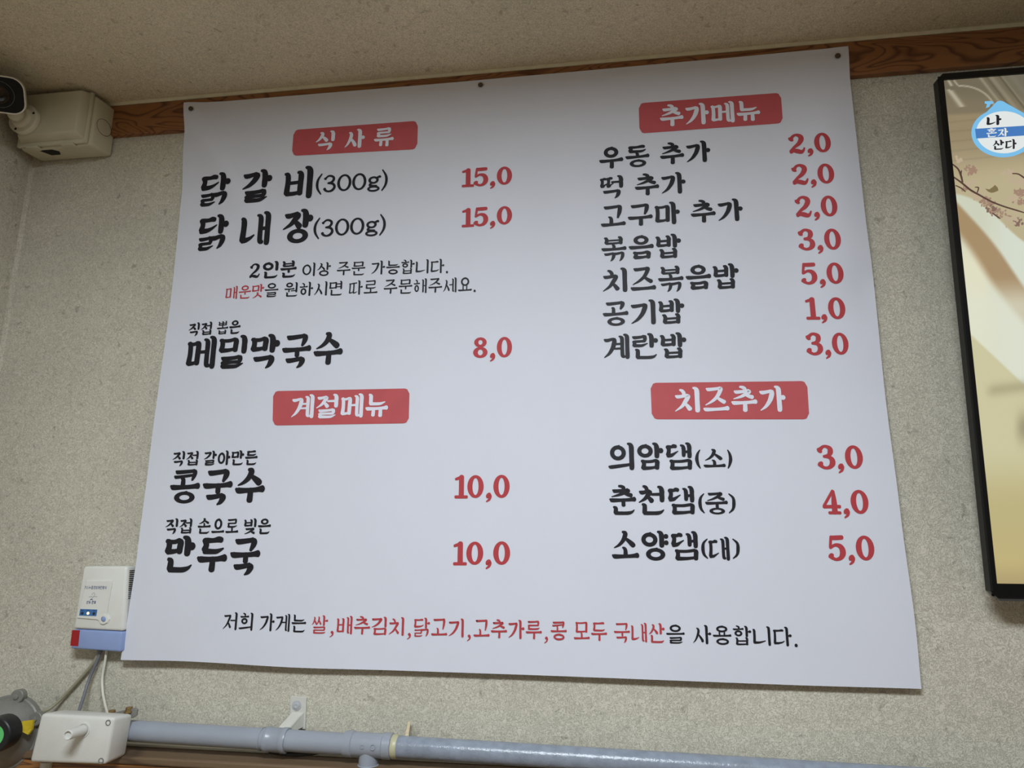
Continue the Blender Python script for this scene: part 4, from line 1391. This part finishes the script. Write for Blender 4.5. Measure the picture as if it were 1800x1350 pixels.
E_SKY = emissive('emblem_sky', .95, col=(122, 192, 236))
E_WHITE = emissive('emblem_white', .95, col=(228, 234, 232))
E_BLUE = emissive('emblem_blue', .95, col=(66, 122, 190))
E_INK = emissive('emblem_ink', .95, col=(24, 22, 34))
E_BR = emissive('branch_brown', .9, col=(84, 58, 50))
E_P1 = emissive('blossom_pink', .9, col=(164, 134, 114))
E_P2 = emissive('blossom_dusk', .9, col=(132, 104, 90))
E_P3 = emissive('blossom_pale', .9, col=(194, 174, 148))
E_BF = emissive('butterfly_olive', .9, col=(128, 112, 74))
ell_ = lambda cx, cy, rx, ry, n=48, a0=0, a1=360: [(cx + rx * math.cos(math.radians(a0 + (a1 - a0) * i / n)), cy + ry * math.sin(math.radians(a0 + (a1 - a0) * i / n))) for i in range(n + (a1 - a0 < 360))]
CX, CY = 1763.5, 233.5
blob('emblem', ell_(CX, CY, 56, 43), E_SKY, .0002)
blob('emblem', [(1735, 196), (1752.5, 178.5), (1757.5, 177), (1763, 178), (1800, 199), (1812, 214), (1760, 205)], E_SKY, .0003)
blob('emblem', [(1731, 178), (1744, 177.5), (1747, 181), (1741, 183.5), (1739, 188), (1733, 190), (1735, 183), (1731, 182)], E_SKY, .0003)
blob('emblem', ell_(CX + 1, CY - 1.0, 48.5, 37), E_WHITE, .0005)
blob('emblem_band', [(1713.8, 226.5), (1830, 219), (1830, 236.5), (1716, 243.5)], E_BLUE, .0007)
tx = lambda s, w, bx, m: text('lettering', s, w, bx, m, scr, .001, onto=onS, lean=False)
tx('나', .19, (1734, 203.5, 222, 1760.5, 201, 219.5), E_INK)
tx('혼자', .16, (1734, 226.5, 241.5, 1772, 224.5, 239.5), E_WHITE)
tx('산다', .175, (1745, 246.5, 263.5, 1787, 244, 262), E_INK)
st = lambda pts, m, lift=.0003, name='branch': flat(name, [pts], onS, m, scr, lift)
st([(1676, 311, 2.6), (1690, 321, 3.2), (1706, 334, 3.6), (1722, 343, 3.2), (1742, 354, 3.0), (1765, 363, 2.8), (1788, 370, 2.6), (1801, 374, 2.0)], E_BR, .0009)
st([(1675, 289, 2.6), (1684, 297, 3), (1689, 308, 3.6), (1692, 320, 3)], E_BR, .0009)
st([(1689, 308, 2.6), (1690, 300, 2)], E_BR, .0009)
st([(1718, 338, 2), (1720, 330, 2.4), (1714, 329, 1.4)], E_BR, .0009)
st([(1680, 326, 1.8), (1690, 331, 2.2), (1697, 337, 1.6)], E_BR, .0009)
st([(1780, 305, 2), (1790, 306, 2.4), (1801, 313, 3)], E_BR, .0009)
st([(1745, 375, 2), (1752, 380, 2.4), (1758, 384, 2)], E_BR, .0009)
rnd = random.Random(3)
for cx, cy, r, n in ((1683, 281, 7, 5), (1709, 300, 10, 16), (1705, 322, 9, 10), (1720, 345, 11, 10), (1735, 354, 12, 14), (1755, 372, 14, 16), (1780, 385, 14, 14), (1745, 366, 10, 10),
                     (1772, 303, 10, 8), (1790, 318, 12, 14), (1796, 338, 12, 16), (1780, 350, 12, 12), (1796, 355, 9, 10), (1790, 392, 12, 10), (1697, 332, 8, 6)):
    V, Fs = [], []
    for k in range(int(n * 1.7)):
        x, y = cx + rnd.gauss(0, r * .5), cy + rnd.gauss(0, r * .36)
        a, b = rnd.uniform(1.6, 4.2), rnd.uniform(1.2, 2.8)
        t0 = rnd.uniform(0, 3)
        e = len(V)
        V += [onS(x + a * math.cos(i) * math.cos(t0) - b * math.sin(i) * math.sin(t0), y + a * math.cos(i) * math.sin(t0) + b * math.sin(i) * math.cos(t0), .0004 + k * 1e-5) for i in [j * .698 for j in range(9)]]
        Fs.append(tuple(range(e, e + 9)))
    put('blossom', V, Fs, rnd.choice((E_P1, E_P2, E_P1, E_P3)), scr)
blob('butterfly', [(1731.5, 331.5), (1739, 333), (1746, 328), (1749, 325), (1754, 330), (1755, 335), (1748, 338), (1743, 339), (1737, 337)], E_BF, .0005)
